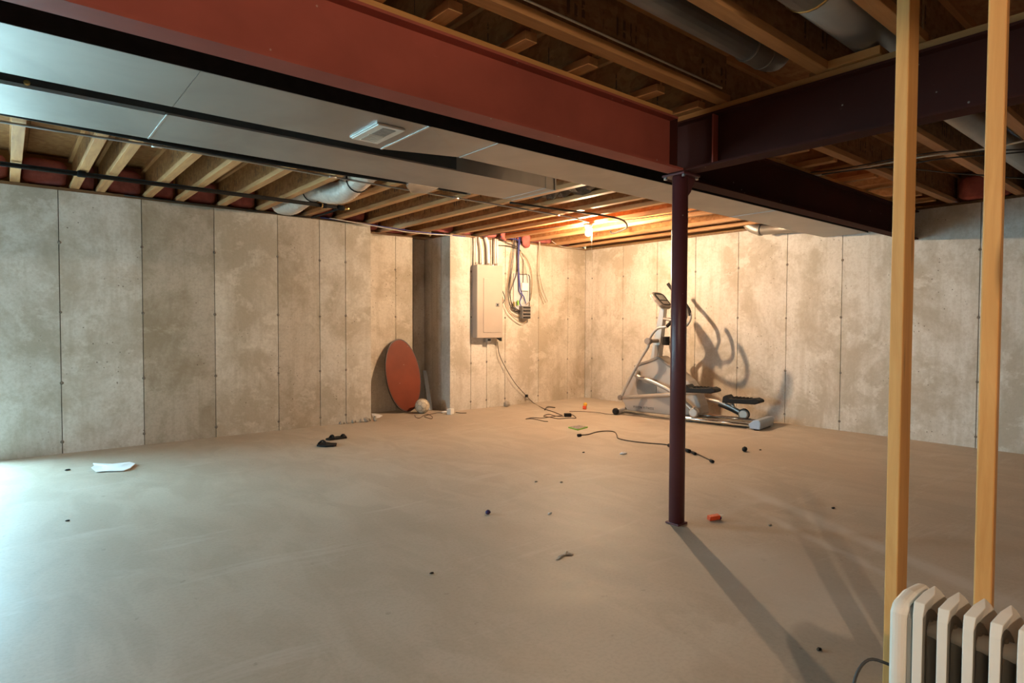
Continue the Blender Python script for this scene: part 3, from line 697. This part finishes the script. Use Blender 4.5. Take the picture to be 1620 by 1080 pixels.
MB().box((5.22, 6.86, .935), (5.30, 6.93, 1.0)).build('fitting', M['steel'], t, bevel=.006)
MB().box((5.235, 6.855, .955), (5.285, 6.861, .985)).build('fitting_mark', M['black'], t)
MB().prism([(5.40, 6.84, 1.0), (5.47, 6.84, 1.0), (5.475, 6.84, .95)], (0, .05, 0)).build('knockout_flap', M['black'], t)
CX = [5.055, 5.16, 5.275, 5.35, 5.395, 5.43]
CR = [.012, .016, .026, .010, .014, .014]
for i, (x, r) in enumerate(zip(CX, CR)):
    top = 2.40 if i != 2 else 2.41
    pts = [(x, 6.90, 2.019), (x, 6.90, 2.25), (x, 6.90, top)] if i not in (1, 2) else smooth_path([(x, 6.90, 2.019), (x-.005, 6.90, 2.2), (x+(-.02 if i == 1 else -.01), 6.905, 2.3), (x-.045, 6.915, top)], 4)
    tt = thing('panel_conduit', 'vertical conduit above the breaker panel, %s from the left' % ORD[i], 'conduit', (x, 6.9, 2.0), 0, 'conduits above the breaker panel')
    MB().tube(pts, r, 10).build('tube', M['white'] if i != 3 else M['cable_k'], tt)
    MB().lathe((x, 6.90, 2.018), (0,0,1), [(r+.005, 0), (r+.006, .01), (r+.004, .03)], 10).build('connector', M['steel'], tt)
# low voltage board with its bundle
YC = 6.90
def W(px, py, y=YC): return onax(px, py, 1, y)
a, b = W(815, 432), W(840, 492)
tag(MB().box((a.x, 6.93, b.z), (b.x, 6.951, a.z)).build('cable_board', M['boardgrey']), 'pale blue-grey backing board behind the hanging cable bundle', 'board')
a, b = W(826, 447, 6.9), W(836, 460, 6.9)
tag(MB().box((a.x, 6.90, b.z), (b.x, 6.931, a.z)).build('splice_box', M['white'], bevel=.003), 'small white splice box on the cable board', 'box')
a, b = W(826, 484, 6.86), W(839, 504, 6.86)
t = thing('junction_box', 'grey ribbed junction box hanging at the bottom of the cables', 'box', ((a.x+b.x)/2, 6.88, b.z))
MB().box((a.x, 6.85, b.z), (b.x, 6.94, a.z)).build('body', plain('box_grey', (.16,.145,.13), .6), t, bevel=.006)
for k in range(4):
    z = b.z+.02+k*(a.z-b.z-.04)/3
    MB().box((a.x+.012, 6.842, z-.008), (b.x-.012, 6.851, z+.008)).build('rib', M['black'], t)
cab = [
 ('cable_t', [(813,372),(809,400),(804,440),(801,470),(805,490),(818,500),(826,497)], 'tan cable on the far left of the hanging bundle'),
 ('cable_k', [(814,371),(811,400),(807,440),(804,465),(808,485),(820,494),(828,493)], 'black cable second from the left in the hanging bundle'),
 ('cable_br', [(815,372),(813,400),(809,435),(806,462),(810,480),(820,490),(828,490)], 'brown cable third from the left in the hanging bundle'),
 ('cable_k', [(816,371),(818,395),(819,425),(812,448),(807,465),(812,487),(826,492)], 'black cable crossing the left of the bundle'),
 ('cable_b', [(821,374),(820,395),(820,425),(821,450),(822,462),(828,468),(832,480)], 'blue cable hanging straight down the bundle middle'),
 ('cable_b', [(823,373),(821,398),(821,428),(823,455),(826,467),(822,478),(826,486)], 'second blue cable tangled at the bundle bottom'),
 ('cable_k', [(822,374),(820,400),(821,430),(826,434),(834,434),(838,440),(838,470),(837,488)], 'black cable bent square round the cable board'),
 ('cable_br', [(822,396),(827,405),(828,425),(827,450),(825,462)], 'short brown cable over the white splice box'),
 ('cable_t', [(822,396),(834,410),(841,430),(842,455),(839,475),(832,482)], 'tan cable bowed out on the right of the bundle'),
 ('cable_w', [(823,398),(832,420),(835,440),(836,462),(832,474),(826,480)], 'pale cable inside the right bow of the bundle'),
 ('cable_t', [(795,468),(800,485),(808,498),(820,508),(828,511),(834,506)], 'long tan cable looping under the junction box'),
 ('cable_k', [(795,460),(799,472),(795,480)], 'short cable end beside the breaker panel latch'),
 ('cable_w', [(853,382),(852,410),(852,435),(856,460),(864,478)], 'white cable pair hanging alone right of the bundle, left strand'),
 ('cable_w', [(854,382),(854,410),(854,432),(860,458),(867,476)], 'white cable pair hanging alone right of the bundle, right strand'),
 ('cable_t', [(853,384),(851,412),(851,440),(855,465),(860,481)], 'tan strand hanging beside the lone white pair'),
 ('cable_k', [(789,388),(803,389),(818,393),(824,397)], 'black cable sagging from the conduits to the bundle'),
 ('cable_k', [(790,377),(803,384),(818,391),(823,396)], 'black cable slanting from the ceiling to the bundle top'),
 ('cable_b', [(792,374),(805,377),(818,379),(823,386)], 'blue cable lying along the wall top to the bundle'),
 ('cable_w', [(873,381),(880,386),(890,390),(905,392),(922,393)], 'white cable curling out along the wall top near the corner'),
]
for i, (m, pts, lb) in enumerate(cab):
    yo = 6.925-.006*(i % 6)
    P = [W(x, y, yo) for x, y in pts]
    run('hanging_cable', lb, 'cable', P, (.0075 if m == 'cable_b' else .0062) if m in ('cable_k', 'cable_b') else .0052, M[m], 6, 'cables on the back wall', 5)
for i, (px, py, mm, lb) in enumerate(((819,479,'green','green wire tag beside the junction box'), (813,481,'brass','brass ground lug left of the junction box'))):
    p = W(px, py, 6.90); tag(MB().box((p.x-.012, 6.885, p.z-.035), (p.x+.012, 6.905, p.z+.035)).build('wire_tag', M[mm], bevel=.003), lb, 'tag')
# cables strung along the joists
run('blue_cable', 'blue cable strung along the top of the alcove to the back wall', 'cable', [(2.8, 6.82, 2.405), (3.44, 6.84, 2.39), (4.0, 6.86, 2.375), (4.6, 6.9, 2.385), (4.9, 6.93, 2.392)], .006, M['cable_b'], 6, None, 5)
run('grey_cable', 'pale cable sagging below the blue one across the alcove', 'cable', [(2.9, 6.80, 2.405), (3.5, 6.80, 2.37), (3.9, 6.8, 2.345), (4.3, 6.82, 2.355), (4.66, 6.9, 2.385)], .005, M['cable_w'], 6, None, 5)
run('black_cable', 'black cable along the sill over the left wall', 'cable', [(.9, 6.885, 2.408), (2.0, 6.885, 2.402), (2.8, 6.88, 2.404), (3.46, 6.885, 2.40)], .006, M['cable_k'], 6, None, 4)
run('bulb_feed_cable', 'thick grey cable looping down past the bulb', 'cable', [(3.9, 4.75, 2.405), (4.5, 4.70, 2.405), (5.1, 4.62, 2.40), (5.45, 4.62, 2.385), (5.8, 4.85, 2.36), (6.02, 5.25, 2.36), (6.08, 5.35, 2.40)], .011, M['cable_k'], 8, None, 6)
run('joist_cable', 'thin black cable running along a joist right of the bulb', 'cable', [(5.50, 5.1, 2.412), (5.62, 4.6, 2.412), (5.7, 4.0, 2.412), (5.7, 3.3, 2.412)], .005, M['cable_k'], 6)
run('joist_cable', 'thin black cable running along a joist left of the bulb', 'cable', [(5.44, 5.25, 2.412), (5.30, 5.8, 2.412), (5.16, 6.4, 2.412), (5.12, 6.9, 2.41)], .005, M['cable_k'], 6)
run('near_cable', 'thin grey cable along the first joist in front of the red beam', 'cable', [(-3, 1.858, 2.475), (.8, 1.858, 2.475), (3.0, 1.858, 2.472)], .005, M['cable_w'], 6)
for i, (z, pts, m, lb) in enumerate(((2.405, ((1255,275),(1310,270),(1360,262),(1420,250),(1490,240),(1553,239),(1625,236)), 'cable_k', 'black cable strung behind the studs, uppermost of four'),
      (2.385, ((1270,281),(1330,271),(1420,255),(1480,245),(1553,236),(1625,222)), 'cable_w', 'pale cable strung behind the studs, crossing the black ones'),
      (2.365, ((1300,276),(1360,268),(1420,262),(1490,251),(1553,246),(1625,240)), 'cable_k', 'black cable strung behind the studs, just below the pale one'),
      (2.40, ((1400,264),(1453,268),(1500,273),(1553,277),(1625,283)), 'cable_k', 'black cable strung behind the studs, lowest and sloping down right'))):
    run('strung_cable', lb, 'cable', [onfloor(x, y, z) for x, y in pts], .007 if m == 'cable_w' else .005, M[m], 6, 'cables behind the studs', 5)

# ------------------------------------------------------------------ elliptical trainer (local: x to the rear, y to the wall)
EL = thing('elliptical_trainer', 'silver and black elliptical exercise machine by the far right wall', 'exercise machine', (6.48, 5.45, 0), math.atan2(-.988, .152))
def E(mb, n, m, par=EL, **k): return mb.build(n, M[m], par, local=True, **k)
prof = [(.045,.20),(.035,.25),(.09,.36),(.17,.52),(.24,.645),(.33,.69),(.443,.722),(.555,.775),(.60,.772),(.70,.70),(.85,.61),(1.0,.49),(1.10,.35),(1.16,.2),(1.176,.09),(.775,.035),(.233,.02),(.12,.054)]
E(MB().prism([(u, -.115, z) for u, z in prof], (0,.23,0)), 'shroud', 'shroud', bevel=.02, seg=3)
cap = [(.225,.648),(.33,.70),(.443,.732),(.555,.787),(.60,.784),(.71,.708),(.86,.618),(.84,.60),(.69,.685),(.59,.755),(.45,.70),(.34,.665),(.25,.62)]
E(MB().prism([(u, -.125, z) for u, z in cap], (0,.25,0)), 'shroud_cap', 'shroud_dark', bevel=.008)
cv = []
for k in range(20):
    a = 2*pi*k/20; cv.append((.42+.145*math.copysign(abs(cos(a))**.6, cos(a)), -.123, .37+.12*math.copysign(abs(sin(a))**.6, sin(a))))
E(MB().prism(cv, (0,.012,0)), 'crank_cover', 'shroud_dark', bevel=.003)
E(MB().box((.14,-.105,.0),(1.16,.105,.035)), 'base_frame', 'shroud_dark', bevel=.004)
# maker's name on the side
cu = bpy.data.curves.new('side_lettering', 'FONT'); cu.body = 'VISION FITNESS'; cu.size = .042; cu.extrude = .0008; cu.space_character = 1.35
to = bpy.data.objects.new('side_lettering', cu); COL.objects.link(to)
bpy.context.view_layer.update()
me = bpy.data.meshes.new_from_object(to.evaluated_get(bpy.context.evaluated_depsgraph_get())); bpy.data.objects.remove(to)
wd = max(v_.co.x for v_ in me.vertices)
for v_ in me.vertices: v_.co.x *= .30/wd
tx = bpy.data.objects.new('side_lettering', me); COL.objects.link(tx); me.materials.append(M['black']); tx.parent = EL
tx.rotation_euler = (R(90), 0, 0); tx.location = (.225, -.1165, .093)
# mast and console
E(MB().add([(.43,-.055,.74),(.555,-.055,.76),(.625,-.04,1.42),(.56,-.04,1.44),(.43,.055,.74),(.555,.055,.76),(.625,.04,1.42),(.56,.04,1.44)], [(0,1,2,3),(7,6,5,4),(0,4,5,1),(1,5,6,2),(2,6,7,3),(3,7,4,0)]), 'mast', 'silver', bevel=.008)
E(MB().add([(.50,-.062,.93),(.57,-.062,.93),(.53,-.062,.72),(.49,-.062,.72),(.50,.062,.93),(.57,.062,.93),(.53,.062,.72),(.49,.062,.72)], [(0,1,2,3),(7,6,5,4),(0,4,5,1),(1,5,6,2),(2,6,7,3),(3,7,4,0)]), 'mast_bracket', 'shroud_dark', bevel=.004)
cc = V((.555,0,1.505)); sd = V((.17,0,-.19)).normalized(); nn = V((.75,0,.67)).normalized(); vy = V((0,1,0))
def cpt(a, b, h): return cc + sd*a + vy*b + nn*h
out = []
for k in range(24):
    a = 2*pi*k/24; out.append((.135*math.copysign(abs(cos(a))**.55, cos(a)), .165*math.copysign(abs(sin(a))**.55, sin(a))*(1.0 if cos(a) < 0 else .9)))
co = E(MB().prism([cpt(a, b, -.02) for a, b in out], nn*.045), 'console', 'shroud_dark', bevel=.012, seg=3)
E(MB().prism([cpt(a*.82, b*.84, .0245) for a, b in out], nn*.004), 'console_face', 'black', co)
E(MB().prism([cpt(a, b, .028) for a, b in ((-.075,-.085),(-.075,.085),(.01,.085),(.01,-.085))], nn*.003), 'screen', 'screen', co)
E(MB().prism([cpt(a, b, .028) for a, b in ((.035,-.09),(.035,.09),(.085,.08),(.085,-.08))], nn*.002), 'key_row', 'shroud_dark', co)
E(MB().prism([cpt(a*1.02, b*1.02, -.022) for a, b in out], nn*.014), 'console_rim', 'silver', co, bevel=.004)
# swing arms on a common axle
E(MB().tube([(.53,-.31,.985),(.53,.31,.985)], .026, 14), 'axle', 'shroud_dark')
E(MB().lathe((.53,-.315,.985), (0,1,0), [(.038,0),(.042,.012),(.042,.07)], 16), 'pivot_cap', 'shroud_dark')
E(MB().lathe((.53,.315,.985), (0,-1,0), [(.038,0),(.042,.012),(.042,.07)], 16), 'pivot_cap', 'shroud_dark')
def grip_arm(y, lower, upper, grip):
    E(MB().tube(smooth_path([(u, y, z) for u, z in lower], 5), .019, 10), 'swing_arm', 'silver')
    E(MB().tube(smooth_path([(u, y, z) for u, z in upper], 6), .017, 10), 'handle_bar', 'silver')
    E(MB().tube(smooth_path([(u, y, z) for u, z in grip], 6), .021, 10), 'grip', 'rubber')
grip_arm(-.28, [(.53,.985),(.53,.92),(.44,.78),(.333,.60),(.22,.40),(.141,.246)], [(.53,.985),(.56,1.04),(.597,1.09),(.665,1.148),(.777,1.168),(.83,1.21)], [(.785,1.172),(.853,1.235),(.92,1.31),(.97,1.40),(.99,1.50)])
grip_arm(.28, [(.53,.985),(.57,.8),(.66,.55),(.78,.35),(.86,.235)], [(.53,.985),(.60,1.07),(.70,1.13),(.79,1.20),(.832,1.29),(.81,1.39)], [(.825,1.31),(.80,1.40),(.70,1.525),(.58,1.645),(.50,1.74)])
# fixed handlebar loop, bottle holder
for s_ in (-1, 1):
    q = .09*s_
    hp = smooth_path([(.60, .02*s_, 1.27), (.66, .06*s_, 1.265), (.74, q, 1.25), (.83, q, 1.25), (.87, q, 1.32), (.845, q, 1.44), (.79, q, 1.53)], 6)
    E(MB().tube(hp, .0155, 10), 'fixed_handle', 'silver')
    E(MB().tube(hp[-9:], .0195, 10), 'pulse_grip', 'rubber')
E(MB().lathe((.64,-.02,.93), (0,0,1), [(.042,0),(.046,.01),(.044,.10),(.05,.11)], 14), 'bottle_holder', 'rubber')
# links, pedals, rollers, rails
E(MB().tube([(.129,-.275,.232),(.854,-.262,.333),(1.328,-.25,.405)], .031, 12, flat=.8), 'pedal_link', 'silver')
E(MB().lathe((.135,-.315,.235), (0,1,0), [(.03,0),(.036,.01),(.036,.07)], 14), 'link_joint', 'shroud_dark')
E(MB().tube(smooth_path([(.286,-.17,.56),(.335,-.18,.515),(.49,-.19,.478),(.653,-.195,.428),(.812,-.2,.362),(1.0,-.2,.235),(1.118,-.2,.135)], 6), .027, 12), 'roller_link', 'silver')
E(MB().lathe((.29,-.205,.56), (0,1,0), [(.034,0),(.04,.01),(.04,.08)], 14), 'crank_joint', 'silver')
E(MB().lathe((1.118,-.235,.128), (0,1,0), [(.045,0),(.06,.01),(.06,.06),(.045,.07)], 20), 'roller', 'silver')
E(MB().tube(smooth_path([(.86,.27,.235),(1.0,.25,.24),(1.127,.22,.24),(1.255,.2,.229),(1.40,.2,.185),(1.55,.2,.118)], 6), [.026]*31, 12), 'roller_link', 'silver')
E(MB().tube(smooth_path([(1.26,.2,.20),(1.40,.2,.155),(1.54,.2,.10)], 5), .024, 10), 'link_guard', 'black')
E(MB().lathe((1.575,.165,.11), (0,1,0), [(.045,0),(.06,.01),(.06,.06),(.045,.07)], 20), 'roller', 'silver')
E(MB().lathe((1.575,.18,.11), (0,1,0), [(.068,0),(.068,.03)], 20), 'roller_tyre', 'black')
def pedal(u0, u1, y0, y1, z):
    pp = [(u0,z),(u0+.01,z+.075),(u0+.05,z+.10),(u0+.09,z+.062),(u1-.13,z+.072),(u1-.06,z+.085),(u1-.01,z+.065),(u1,z+.035),(u1-.06,z+.012)]
    o = E(MB().prism([(u, y0, zz) for u, zz in pp], (0, y1-y0, 0)), 'pedal', 'black', bevel=.012, seg=3)
    for k in range(5):
        u = u0+.12+k*.045; E(MB().box((u, y0+.02, z+.066), (u+.02, y1-.02, z+.078)), 'tread', 'rubber', o)
pedal(1.02, 1.44, -.33, -.15, .375)
pedal(1.33, 1.79, .11, .29, .235)
E(MB().tube([(1.42,.2,.23),(1.45,.2,.16)], .022, 10), 'pedal_strut', 'silver')
for y in (-.2, .17):
    E(MB().tube([(.16,y,.045),(1.03,y,.047),(1.84,y,.05)], .024, 12), 'rail', 'chrome')
E(MB().box((.95,-.12,.012),(1.80,.09,.03)), 'rail_tray', 'black')
E(MB().tube([(.055,-.26,.045),(.055,.26,.045)], .036, 14), 'front_stabilizer', 'silver')
for y, s_ in ((-.26,-1),(.26,1)):
    E(MB().lathe((.055,y,.045), (0,s_,0), [(.044,0),(.044,.03),(.03,.045)], 16), 'transport_wheel', 'black')
E(MB().box((.05,-.05,.02),(.2,.05,.09)), 'front_neck', 'silver', bevel=.008)
E(MB().prism([(1.80,-.235,.012),(1.80,-.235,.075),(1.85,-.235,.115),(1.91,-.235,.12),(1.93,-.235,.09),(1.92,-.235,.012)], (0,.44,0)), 'rear_stabilizer', 'bluebar', bevel=.01, seg=3)
for y in (-.2, .17): E(MB().lathe((1.87,y,0), (0,0,1), [(.03,0),(.033,.005),(.025,.013)], 12), 'foot_pad', 'black')
E(MB().tube(smooth_path([(.05,-.30,.006),(-.05,-.33,.006),(-.2,-.30,.006),(-.42,-.36,.006),(-.55,-.48,.006)], 5), .004, 6), 'power_cord', 'cable_br')

# ------------------------------------------------------------------ leaning table top, ball, bar
tt = thing('oval_tabletop', 'reddish brown oval table top leaning against the left wall', 'tabletop', (4.17, 7.27, 0))
base = V((4.15, 7.20, .012)); top = V((4.15, 7.455, .985)); ax = (top-base).normalized(); la = (top-base).length/2
sx = V((1,0,0)); nm = sx.cross(ax).normalized(); cc = (base+top)/2
ov = [cc + sx*(.262*cos(2*pi*k/40)) + ax*(la*sin(2*pi*k/40)) for k in range(40)]
MB().prism([p+nm*-.010 for p in ov], nm*.020).build('edge_band', M['tableedge'], tt)
ovs = [cc + (p-cc)*.965 + nm*.0105 for p in ov]
MB().prism(ovs, nm*.002).build('top_surface', M['tabletop'], tt)
p = onfloor(668, 653.5); c = V((p.x, p.y, .098))
bl = thing('soccer_ball', 'dusty white soccer ball on the floor in front of the oval table top', 'ball', (c.x, c.y, 0))
bm = bmesh.new(); bmesh.ops.create_icosphere(bm, subdivisions=4, radius=.0975)
me = bpy.data.meshes.new('ball_cover')
bm.to_mesh(me); bm.free(); me.polygons.foreach_set('use_smooth', [True]*len(me.polygons)); me.materials.append(M['ballw'])
o = bpy.data.objects.new('ball_cover', me); COL.objects.link(o); o.parent = bl; o.location = (0, 0, .098)
ico = bmesh.new(); bmesh.ops.create_icosphere(ico, subdivisions=1, radius=1.0)
sm_ = MB()
for e_ in ico.edges:       # seams of a truncated icosahedron: third points of the icosahedron edges
    pass
ico.verts.ensure_lookup_table()
for vtx in ico.verts:
    ns = [e_.other_vert(vtx).co for e_ in vtx.link_edges]
    ps = [(vtx.co*2/3+n_/3).normalized() for n_ in ns]
    a0 = vtx.co.normalized(); u_ = a0.orthogonal().normalized(); w_ = a0.cross(u_)
    ps.sort(key=lambda q: math.atan2(q.dot(w_), q.dot(u_)))
    for i in range(5):
        a_, b_ = ps[i], ps[(i+1) % 5]
        sm_.tube([c+(a_.lerp(b_, k/3).normalized())*.0975 for k in range(4)], .0022, 4, caps=False)
for e_ in ico.edges:
    a_, b_ = e_.verts[0].co, e_.verts[1].co
    p1, p2 = (a_*2/3+b_/3), (a_/3+b_*2/3)
    sm_.tube([c+(p1.lerp(p2, k/3).normalized())*.0975 for k in range(4)], .0022, 4, caps=False)
ico.free(); sm_.build('seams', M['ballseam'], bl)
pb = onfloor(681, 648, .004); pt = onax(672, 586, 1, 7.575); hv = (pt-pb)/2; sv = V((1,0,0)); tv = sv.cross(hv).normalized()
tag(MB().obox(pb+hv, sv*.030, tv*.008, hv).build('metal_bar', M['barblue'], bevel=.002), 'blue-grey flat bar leaning in the wall recess beside the table top', 'bar')
# dark cord lying before the ball
run('loose_cord', 'thin dark cord lying curled below the soccer ball', 'cord', [onfloor(x, y, .004) for x, y in ((656,656),(658,660),(664,661),(670,657),(677,655),(684,659),(683,662),(677,661),(672,658),(690,653),(700,653))], .004, M['cable_br'], 6, None, 5)

# ------------------------------------------------------------------ litter on the floor
def flat_piece(name, label, cat, pts, mat, h=.004, bump_=0.0, seed=1):
    r3 = random.Random(seed); P = [onfloor(x, y) for x, y in pts]; n = len(P)
    c_ = sum(P, V((0,0,0)))/n; mb = MB()
    vs = [V((q.x, q.y, h*.3+r3.uniform(0, bump_))) for q in P] + [V((q.x, q.y, h*.3+h+r3.uniform(0, bump_))) for q in P]
    mid = [c_.lerp(q, .5) for q in P]
    vs += [V((q.x, q.y, h*1.3+r3.uniform(bump_*.3, bump_*1.4))) for q in mid] + [V((c_.x, c_.y, h*1.3+bump_)), V((c_.x, c_.y, h*.3))]
    fs = []
    for i in range(n):
        j = (i+1) % n; fs += [(i, j, n+j, n+i), (n+i, n+j, 2*n+j, 2*n+i), (2*n+i, 2*n+j, 3*n), (j, i, 3*n+1)]
    mb.add(vs, fs); return tag(mb.build(name, mat), label, cat)
flat_piece('paper_sheet', 'crumpled white paper sheet on the floor by the left wall', 'paper', [(144,742),(150,738),(147,734),(178,735),(205,733),(214,736),(206,743),(195,746),(165,747),(152,748)], M['paper'], .003, .014, 2)
def sandal(label, pts, strap):
    P = [onfloor(x, y) for x, y in pts]
    t = thing('flat_sandal', label, 'sandal', tuple(sum(P, V((0,0,0)))/len(P)))
    MB().prism([q+V((0,0,.002)) for q in P], (0,0,.016)).build('sole', M['rubber'], t, bevel=.003)
    for a_, b_, h_ in strap:
        A, B = onfloor(*a_), onfloor(*b_); mid = (A+B)/2+V((0,0,h_))
        MB().tube(smooth_path([A+V((0,0,.016)), mid, B+V((0,0,.016))], 5), .016, 6, flat=.5).build('strap', M['black'], t)
    return t
sandal('flat black sandal on the floor, the nearer of two', [(501,706),(506,702),(514,701),(524,702.5),(533,703),(532,706),(528,707),(516,707.5),(506,707)], [((504,704),(517,705),.05)])
sandal('flat black sandal on the floor, the farther of two', [(515,696),(522,693.5),(534,692),(548,691.5),(549,693.5),(537,695),(522,697)], [((522,694),(529,696),.045), ((540,692),(546,694),.04)])
def chunk(name, label, cat, px, py, r, mat, sq=(1,1,.6), seed=1):
    p = onfloor(px, py); mb = MB().ball((p.x, p.y, r*sq[2]*.9), r, 9, 6, sq); r3 = random.Random(seed)
    for v_ in mb.v:
        v_ += V((r3.uniform(-.12,.12), r3.uniform(-.12,.12), r3.uniform(-.1,.1)))*r
        v_.z = max(v_.z, .001)
    return tag(mb.build(name, mat), label, cat)
flat_piece('paper_scrap', 'torn cream paper scrap near the foot of the left wall', 'paper', [(588,655),(597,656),(605,658),(600,661),(592,662),(589,659)], M['paper'], .003, .01, 4)
t = thing('adapter_box', 'small white box at the foot of the panel wall corner', 'box', tuple(onfloor(713, 655)))
p = onfloor(713, 655); MB().box((p.x-.055, p.y-.03, 0), (p.x+.05, p.y+.03, .075), .5).build('body', M['white'], t, bevel=.006)
p2 = onfloor(703, 653); MB().ball((p2.x, p2.y, .014), .035, 12, 7, (1.4, .7, .4)).build('plug', M['white'], t)
run('white_box_cord', 'short dark cord trailing right from the white box', 'cord', [onfloor(x, y, .005) for x, y in ((721,652),(728,653),(738,653))], .005, M['cable_br'], 6, None, 4)
chunk('concrete_lump', 'pale concrete lump at the foot of the back wall', 'debris', 802, 643, .055, M['rubble'], (1.1,.7,.8), 3)
t = thing('small_toy', 'little orange and yellow toy on the floor before the corner', 'toy', tuple(onfloor(925, 647)))
p = onfloor(925, 647); MB().box((p.x-.03, p.y-.025, 0), (p.x+.03, p.y+.025, .05), .6).build('body', M['orange'], t, bevel=.008)
MB().ball((p.x+.01, p.y, .065), .03, 10, 7).build('head', M['yellow'], t)
t = thing('power_adapter', 'black power adapter block on the floor with tangled cords', 'adapter', tuple(onfloor(898, 659)))
p = onfloor(898, 659); MB().box((p.x-.045, p.y-.03, 0), (p.x+.045, p.y+.03, .045), -.6).build('body', M['black'], t, bevel=.005)
run('loose_cord', 'brown cord looped left of the power adapter', 'cord', [onfloor(x, y, .006) for x, y in ((892,659),(880,658),(868,655),(860,658),(872,660),(884,662),(900,661),(911,661),(906,656),(902,657))], .005, M['cable_br'], 6, None, 6)
run('loose_cord', 'brown cord making a long flat loop toward the camera from the adapter', 'cord', [onfloor(x, y, .004) for x, y in ((890,657),(876,658.5),(858,661),(842,660.5),(832,662.5),(840,662),(852,664),(860,666),(867,666.5))], .005, M['cable_br'], 6, None, 6)
run('panel_ground_cord', 'thin cord running from the breaker panel down the wall to the adapter', 'cord',
    [W(787, 540, 6.90), W(790, 560, 6.90), W(799, 580, 6.90), W(815, 606, 6.90), W(832, 625, 6.91)] + [onfloor(x, y, .006) for x, y in ((844,637),(860,646),(875,651),(890,657))], .005, M['cable_br'], 6, None, 6)
p = W(833, 626, 6.91); tag(MB().box((p.x-.02, p.y-.015, p.z-.02), (p.x+.02, p.y+.015, p.z+.02)).build('inline_switch', M['black'], bevel=.004), 'dark inline plug on the cord running down the wall', 'plug')
run('adapter_plug', 'short cord with a white plug end behind the adapter', 'cord', [onfloor(x, y, .008) for x, y in ((862,648),(865,644),(870,643.5),(878,644.5))], .008, M['cable_br'], 6, None, 4)
p = onfloor(914, 678)
t = thing('game_case', 'flat plastic case with a green edge lying on the floor', 'case', tuple(p))
q = [onfloor(x, y) for x, y in ((899,677),(916,674),(930,676.5),(914,681))]
MB().prism([a_+V((0,0,.001)) for a_ in q], (0,0,.014)).build('case_shell', M['green'], t, bevel=.002)
cq = sum(q, V((0,0,0)))/4
MB().prism([cq.lerp(a_, .9)+V((0,0,.0152)) for a_ in q], (0,0,.001)).build('cover_print', M['case'], t)
ex = thing('extension_cord', 'dark extension cord snaking across the floor behind the steel post', 'cord', tuple(onfloor(980, 690)))
MB().tube(smooth_path([onfloor(x, y, .006) for x, y in ((916,688),(930,687),(944,683),(960,681.5),(972,683),(976,688),(978,693),(992,696.5),(1010,699),(1030,701),(1050,702.5),(1062,705),(1076,709),(1092,713),(1110,721),(1126,729))], 6), .006, 6).build('cable', M['cable_br'], ex)
for (x, y), (x2, y2), r in (((914,688.5),(919,688),.016), ((1058,704),(1063,706),.018), ((1085,711.5),(1091,713.5),.018), ((1095,715),(1100,717.5),.014), ((1124,728),(1128,730),.014)):
    MB().tube([onfloor(x, y, r), onfloor(x2, y2, r)], r, 8).build('plug', M['black'], ex)
chunk('paper_scrap', 'small white scrap on the floor left of the steel post', 'paper', 986, 718, .035, M['paper'], (1.2,.8,.25), 5)
chunk('dark_clip', 'small black plastic bit on the floor right of the steel post', 'debris', 1178, 714, .03, M['black'], (1,.8,.8), 6)
t = thing('candy_wrapper', 'bright orange-red wrapper on the floor right of the post base', 'wrapper', tuple(onfloor(1131, 822)))
p = onfloor(1129, 822); MB().obox((p.x, p.y, .016), (.028,-.018,.004), (.012,.018,0), (.003,0,.012)).build('wrapper', M['orange'], t, bevel=.002)
p = onfloor(1138, 822); MB().ball((p.x, p.y, .012), .015, 8, 6, (1,1,.8)).build('dark_end', M['purple'], t)
MB().obox((p.x+.01, p.y-.003, .026), (.014,-.008,0), (.003,.006,0), (0,0,.002)).build('white_tip', M['white'], t)
chunk('purple_bit', 'small dark purple piece alone on the open floor', 'debris', 772, 813, .02, M['purple'], (1,.7,.7), 7)
flat_piece('plaster_chip', 'pale plaster chips scattered on the floor left of the post shadow', 'debris', [(879,886),(884,880),(893,876),(897,872),(900,875),(907,877),(905,879),(898,877),(892,880),(885,885)], M['rubble'], .002, .004, 9)
chunk('plaster_bit', 'tiny white plaster bit on the floor above the pale chips', 'debris', 870, 813, .012, M['paper'], (1.4,.5,.5), 8)
dk = [(923,716,.012,'black'),(848,762,.010,'rubble'),(888,763,.012,'rubble'),(683,907,.009,'black'),(107,744,.016,'black'),(1218,831,.012,'rubble'),(1296,1028,.010,'black'),(1203,712,.012,'black'),(1318,804,.012,'black'),(107,824,.01,'black')]
names = ['left of the white scrap','by the middle of the open floor, left one','by the middle of the open floor, right one','on the near open floor','just left of the crumpled paper','right of the orange wrapper','beside the post shadow near the radiator','right of the black plastic bit','left of the left stud on the open floor','on the floor below the crumpled paper']
for i, ((x, y, r, m), nm_) in enumerate(zip(dk, names)):
    chunk('floor_crumb', 'tiny dark crumb ' + nm_, 'debris', x, y, r, M[m], (1.3,.8,.4), 20+i)
# broken concrete along the foot of the left wall near its end
r4 = random.Random(11)
xr = 3.03
for i in range(9):
    r_ = r4.uniform(.014, .040); xr += r_*.8; yy = 6.885-r4.uniform(.5, 1.6)*r_*.7
    mb = MB().ball((xr, yy, r_*.55), r_, 8, 6, (r4.uniform(.6, .8), r4.uniform(.5, .7), r4.uniform(.6, 1.1))); r3 = random.Random(40+i)
    for v_ in mb.v:
        v_ += V((r3.uniform(-.2,.2), r3.uniform(-.15,.15), r3.uniform(-.25,.25)))*r_; v_.z = max(v_.z, .001); v_.y = min(v_.y, 6.899)
    xr += r_*.8+r4.uniform(.004, .025)
    tag(mb.build('rubble_lump', M['rubble']), 'rough concrete lump along the foot of the left wall end, %s from the left' % ORD[i], 'debris', 'rubble at the wall foot')
